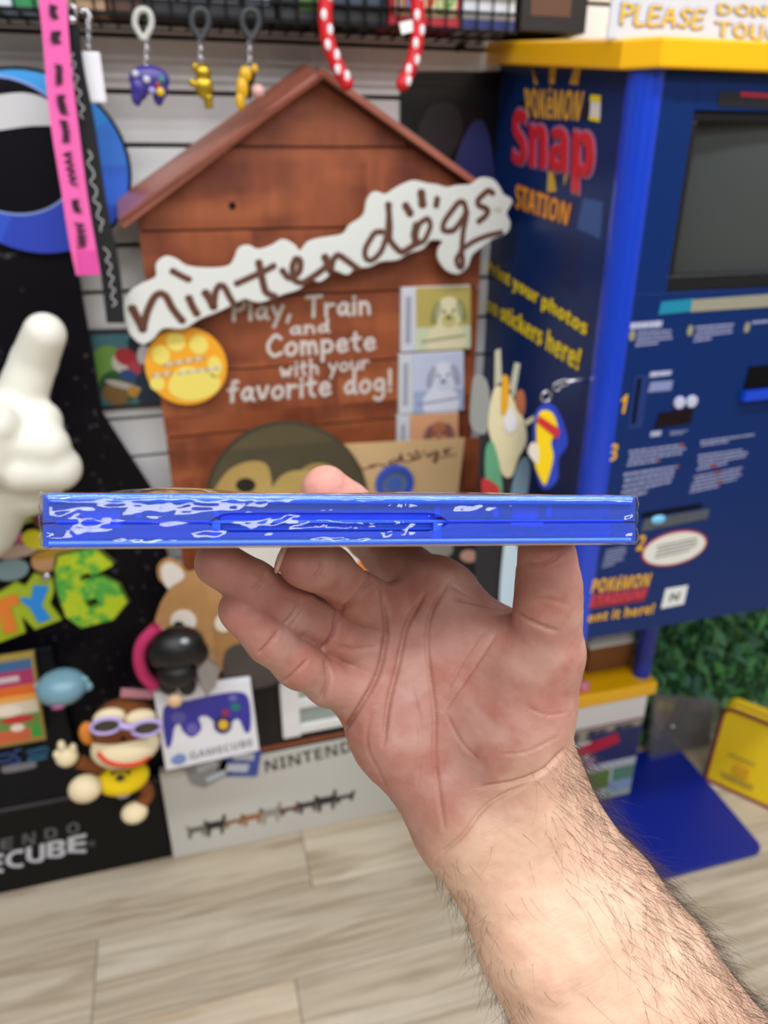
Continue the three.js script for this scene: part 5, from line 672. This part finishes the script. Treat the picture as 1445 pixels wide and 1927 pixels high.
// ================= top: wire shelf, boxes on it, things hung from it =================
{
  const Y = 1.642, zf = -1.272, zb = -1.402, xa = -0.62, xb = 0.57, sh = thing('wire_shelf', 'black wire shelf along the top of the slatted wall', 'shelf'), wires = [], rod = (a, b, r) => { const d = b.clone().sub(a), c = new THREE.CylinderGeometry(r, r, d.length(), 6); c.applyQuaternion(new THREE.Quaternion().setFromUnitVectors(V(0, 1, 0), d.clone().normalize())); c.translate((a.x + b.x) / 2, (a.y + b.y) / 2, (a.z + b.z) / 2); return c; };
  for (const [y, z] of [[Y, zf], [Y + 0.024, zf], [Y, (zf + zb) / 2], [Y, zb], [Y + 0.048, zf]]) part(sh, 'long_wire', rod(V(xa, y, z), V(xb, y, z), 0.0026), M.darkMetal);
  for (let x = xa; x <= xb; x += 0.0255) { part(sh, 'cross_wire', rod(V(x, Y + 0.002, zb), V(x, Y + 0.002, zf), 0.0017), M.darkMetal); part(sh, 'cross_wire', rod(V(x, Y, zf + 0.002), V(x, Y + 0.048, zf + 0.002), 0.0017), M.darkMetal); }
  for (const x of [xa + 0.05, 0, xb - 0.05]) part(sh, 'bracket', box(x - 0.003, x + 0.003, Y - 0.012, Y - 0.001, zb - 0.012, zb + 0.03), M.darkMetal); settle(sh);
  const bx = (label, x0, x1, h, col, deco) => { const b = thing('shelf_box', label, 'box'), z = zf - 0.006, y0 = Y + 0.0045; part(b, 'box', box(x0, x1, y0, y0 + h, zb + 0.012, z, 0.001), mat(col, 0.45)); deco?.(b, z, y0); settle(b); }, strip = (b, z, x0, x1, y0, y1, c) => part(b, 'print', box(x0, x1, y0, y1, z, z + 0.0006), mat(c, 0.5));
  bx('pale blue box with yellow letters and a green corner on the wire shelf', -0.30, -0.10, 0.16, 0xa8c4d8, (b, z, y) => { strip(b, z, -0.16, -0.102, y, y + 0.02, 0x1f8a4a); strip(b, z, -0.3, -0.165, y, y + 0.016, 0xd8dde2); part(b, 'box_lettering', onto(letters('DAY', 0.0008), [V(-0.235, y + 0.024, z), V(-0.115, y + 0.024, z), V(-0.115, y + 0.07, z), V(-0.235, y + 0.07, z)], null, 0.0004), mat(0xd8c24a, 0.5)); });
  bx('tan box standing behind the lanyard clips on the wire shelf', -0.096, -0.045, 0.12, 0xa98a66, (b, z, y) => strip(b, z, -0.09, -0.05, y + 0.02, y + 0.06, 0xc9b088));
  bx('dark brown box with a green band on the wire shelf', -0.042, 0.004, 0.11, 0x4a2c18, (b, z, y) => strip(b, z, -0.04, 0.002, y + 0.02, y + 0.05, 0x5c9a2c));
  bx('black box with a pale striped edge above the purple key chain', 0.008, 0.19, 0.1, 0x101216, (b, z, y) => { for (let i = 0; i < 4; i++) strip(b, z, 0.012 + i * 0.044, 0.05 + i * 0.044, y + 0.016, y + 0.026, 0xb4bcd0); });
  bx('black box with a blue and green label on the wire shelf', 0.194, 0.262, 0.12, 0x17181c, (b, z, y) => { strip(b, z, 0.198, 0.222, y + 0.03, y + 0.044, 0x2f62c8); strip(b, z, 0.226, 0.258, y + 0.012, y + 0.03, 0x4f7a34); });
  bx('black box with grey round marks behind the red headband', 0.266, 0.358, 0.12, 0x0e1012, (b, z, y) => { for (let i = 0; i < 3; i++) part(b, 'print', cut(ringPts(V(0.285 + i * 0.027, y + 0.03, 0), 0.011, 0.011, 18), z, 0.0006), mat(0x3c4c5c, 0.5)); });
  bx('red box with coloured block letters inside the headband', 0.362, 0.475, 0.13, 0xb01f2c, (b, z, y) => { strip(b, z, 0.372, 0.47, y + 0.012, y + 0.048, 0xd9c9a0); [...'UNIPOP'].forEach((l, i) => part(b, 'box_lettering', onto(letters(l, 0.0008), [V(0.375 + i * 0.0155, y + 0.016, z), V(0.388 + i * 0.0155, y + 0.016, z), V(0.388 + i * 0.0155, y + 0.044, z), V(0.375 + i * 0.0155, y + 0.044, z)], null, 0.001), mat([0xc83a3a, 0x2f6ad0, 0xd8a020, 0xd86030, 0x7ab040, 0x5a9a3a][i], 0.5))); });
  bx('white box with a dark blue base strip beside the red block-letter box', 0.479, 0.568, 0.12, 0xd4d6da, (b, z, y) => strip(b, z, 0.479, 0.568, y, y + 0.012, 0x1c2a6a));
}
{ const b = thing('black_box', 'black box with a brown label on the back of the yellow kiosk cap', 'box'); part(b, 'box', box(0.584, 0.70, 1.6485, 1.76, -1.395, -1.29, 0.001), mat(0x15120f, 0.45)); part(b, 'print', box(0.60, 0.67, 1.67, 1.70, -1.29, -1.2894), mat(0x5a3a22, 0.5)); settle(b); }
{ // lanyards
  const band = (pts, w, z) => { const c = new THREE.CatmullRomCurve3(pxs(pts, z)), n = 60, pos = [], idx = []; for (let i = 0; i <= n; i++) { const p = c.getPoint(i / n), t = c.getTangent(i / n), s = V(-t.y, t.x, 0).normalize(), tw = 0.35 * Math.sin(i * 0.12); for (const [u, d] of [[-1, 0], [1, 0], [1, -0.0014], [-1, -0.0014]]) pos.push(p.x + s.x * u * w * Math.cos(tw), p.y + s.y * u * w * Math.cos(tw), z + u * w * Math.sin(tw) * 0.6 + d); if (i < n) for (let k = 0; k < 4; k++) { const a = i * 4 + k, b = i * 4 + (k + 1) % 4; idx.push(a, b, b + 4, a, b + 4, a + 4); } } const g = new THREE.BufferGeometry(); g.setAttribute('position', new THREE.Float32BufferAttribute(pos, 3)); g.setIndex(idx); const h = toCreasedNormals(g, 0.6); return { g: h, c }; };
  const mark = (t, c, m, list, z, w, n) => { for (const [u, du, kind] of list) { const pts = []; for (let i = 0; i <= 14; i++) { const s = u + du * i / 14, p = c.getPoint(s); pts.push(V(p.x + Math.sin(i * 2.2 + u * 40) * w * (0.4 + 0.5 * kind), p.y, z)); } const g = tube(pts, 0.0011, 40, 5); part(t, n, g, m); } };
  const z1 = -1.225, pk = thing('pink_lanyard', 'bright pink lanyard with black printed marks hanging from the shelf', 'lanyard'), A = band([[96, -40], [104, 60], [117, 200], [135, 330], [152, 440], [166, 518]], 0.0178, z1); part(pk, 'strap', A.g, mat(0xe860a8, 0.7)); mark(pk, A.c, mat(0x2a1020, 0.7), [[0.1, 0.05, 0.3], [0.2, 0.03, 0.5], [0.29, 0.05, 0.2], [0.37, 0.05, 0.4], [0.44, 0.06, 0.3], [0.53, 0.1, 0.4], [0.68, 0.04, 0.3], [0.76, 0.1, 0.6]], z1 + 0.002, 0.0115, 'printed_mark'); part(pk, 'end_fold', box(Z(150, 500, z1).x, Z(184, 500, z1).x, Z(166, 518, z1).y, Z(166, 470, z1).y, z1 - 0.004, z1 + 0.003, 0.001), mat(0xd8489a, 0.7)); settle(pk);
  const z2 = -1.24, bl = thing('black_lanyard', 'black lanyard with white script hanging beside the pink lanyard', 'lanyard'), Bn = band([[128, 44], [136, 110], [158, 230], [182, 380], [206, 500], [218, 608]], 0.0142, z2); part(bl, 'strap', Bn.g, mat(0x101012, 0.8)); mark(bl, Bn.c, mat(0xb8b8b6, 0.6), [[0.17, 0.22, 0.5], [0.47, 0.22, 0.6], [0.74, 0.2, 0.5]], z2 + 0.002, 0.006, 'printed_script'); part(bl, 'clip', join([tube([Z(122, 30, z2), Z(128, 12, z2), Z(138, 12, z2), Z(144, 30, z2)], 0.003, 16, 8), ball(Z(134, 38, z2), 0.009, 0.006, 0.006)]), M.metal); settle(bl);
  const chain = (px, y0, y1, z) => { const gs = [], n = Math.max(3, Math.round((y1 - y0) / 9)); for (let i = 0; i <= n; i++) { const g = new THREE.TorusGeometry(0.0042, 0.0011, 6, 14); g.scale(0.7, 1.25, 1); if (i % 2) g.rotateY(1.3); const q = Z(px, y0 + (y1 - y0) * i / n, z); g.translate(q.x, q.y, q.z); gs.push(g); } return join(gs); };
  const z3 = -1.255, tg = thing('white_tag_chain', 'blank white plastic tag on a silver chain beside the lanyards', 'key chain', 'key chains under the shelf'); part(tg, 'tag', (() => { const a = Z(158, 194, z3), b = Z(188, 98, z3); return box(a.x, b.x, a.y, b.y, z3 - 0.004, z3 + 0.004, 0.003); })(), mat(0xeae9ec, 0.35)); part(tg, 'chain', chain(167, 44, 96, z3), M.metal); part(tg, 'clasp', tube([Z(154, 24, z3), Z(160, 18, z3), Z(170, 36, z3), Z(164, 44, z3)], 0.003, 14, 8), M.metal); settle(tg);
  const loop = (px, m, t, z) => part(t, 'loop', tube([Z(px, 74, z), Z(px - 15, 46, z), Z(px - 11, 24, z), Z(px, 18, z), Z(px + 12, 24, z), Z(px + 16, 46, z), Z(px + 2, 76, z)], 0.0044, 40, 8), m);
  const kc = thing('gamepad_chain', 'purple game pad key chain on a clear plastic loop', 'key chain', 'key chains under the shelf'), pv = mat(0x3d2f86, 0.3), cz = z3; loop(269, mat(0xd4d4cc, 0.3, { transmission: 0.25, thickness: 0 }), kc, cz); part(kc, 'chain', chain(276, 82, 126, cz), M.metal); const cc = (px, py, dz = 0) => Z(px, py, cz + dz);
  part(kc, 'pad_body', join([ball(cc(281, 150), 0.028, 0.018, 0.011), ball(cc(262, 166), 0.012, 0.016, 0.011), ball(cc(257, 182), 0.0075, 0.012, 0.008), ball(cc(300, 164), 0.012, 0.016, 0.011), ball(cc(298, 182), 0.0075, 0.012, 0.008)]), pv); part(kc, 'pad_stick', join([ball(cc(276, 150, 0.011), 0.005, 0.005, 0.004), ball(cc(255, 139, 0.006), 0.005, 0.005, 0.004)]), mat(0xc4c4cc, 0.4)); part(kc, 'pad_stick', ball(cc(286, 171, 0.01), 0.005, 0.005, 0.004), mat(0x9a90c4, 0.4)); part(kc, 'pad_button', ball(cc(302, 173, 0.011), 0.0058, 0.0058, 0.004), mat(0xd8b81c, 0.4)); part(kc, 'pad_button', ball(cc(304, 150, 0.011), 0.005, 0.004, 0.004), mat(0x2c8c7a, 0.4)); part(kc, 'pad_button', ball(cc(297, 159, 0.011), 0.0035, 0.0035, 0.003), mat(0xb83048, 0.4)); settle(kc);
  const gold = mat(0xb89a28, 0.28, { metalness: 0.75 }), yel = mat(0xd8a818, 0.4), dk = mat(0x3a3e40, 0.5, { transmission: 0.3, thickness: 0 });
  const g1 = thing('gold_charm_chain', 'shiny all-gold figure charm key chain on a dark loop', 'key chain', 'key chains under the shelf'); loop(376, dk, g1, z3); part(g1, 'chain', chain(378, 84, 118, z3), M.metal); part(g1, 'charm', join([ball(cc(382, 138), 0.0115, 0.012, 0.009), ball(cc(384, 164), 0.013, 0.016, 0.008), tube([cc(372, 160), cc(362, 156), cc(357, 152)], 0.005, 8, 8), ball(cc(367, 126), 0.004, 0.006, 0.004), tube([cc(388, 178), cc(392, 192), cc(394, 204)], 0.006, 8, 8), ball(cc(392, 184), 0.007, 0.006, 0.006)]), gold); settle(g1);
  const g2 = thing('yellow_charm_chain', 'yellow and black charm key chain with a small pink ball above the kennel roof', 'key chain', 'key chains under the shelf'); loop(471, dk, g2, z3); part(g2, 'chain', chain(470, 84, 122, z3), M.metal); part(g2, 'charm', join([ball(cc(462, 140), 0.0095, 0.011, 0.008), ball(cc(456, 166), 0.009, 0.016, 0.008), ball(cc(452, 190), 0.007, 0.013, 0.007), ball(cc(479, 129), 0.005, 0.006, 0.004)]), yel); part(g2, 'charm_dark', join([ball(cc(472, 140, -0.004), 0.006, 0.013, 0.006), ball(cc(468, 168, -0.002), 0.004, 0.014, 0.006)]), M.black); part(g2, 'charm_ball', ball(cc(486, 172, 0.006), 0.0095, 0.0095, 0.0095), mat(0xdcaaa4, 0.35)); part(g2, 'link', tube([cc(462, 172), cc(474, 178), cc(484, 176)], 0.0016, 8, 6), M.metal); settle(g2);
  // dotted headband hung upside down from the shelf
  const hz = -1.235, hb = thing('headband', 'red headband with white polka dots hanging open end down from the shelf', 'headband'), arc = [[652, 156], [634, 122], [618, 80], [612, 30], [620, -40], [650, -100], [695, -120], [745, -100], [778, -40], [786, 30], [784, 80], [772, 128], [758, 158]], cv = new THREE.CatmullRomCurve3(pxs(arc, hz)); part(hb, 'band', (() => { const g = new THREE.TubeGeometry(cv, 120, 0.0105, 12); return join([g, ball(cv.getPoint(0), 0.0105), ball(cv.getPoint(1), 0.0105)]); })(), mat(0xd01622, 0.5));
  for (let i = 0; i < 22; i++) { const u = (i + 0.5) / 22, p = cv.getPoint(u), t = cv.getTangent(u), s = V(-t.y, t.x, 0), off = i % 2 ? 0.0032 : -0.0032; const g = new THREE.SphereGeometry(1, 12, 8); g.scale(0.0052, 0.0076, 0.0024); g.translate(p.x + s.x * off, p.y + s.y * off, hz + 0.0088); part(hb, 'dot', g, mat(0xe8dcdc, 0.5)); }
  part(hb, 'paper_tag', cut(pxs([[749, 44], [774, 38], [776, 60], [754, 66]], hz), hz + 0.004, 0.0012), M.paper); settle(hb);
}
renderer.render(scene, camera);
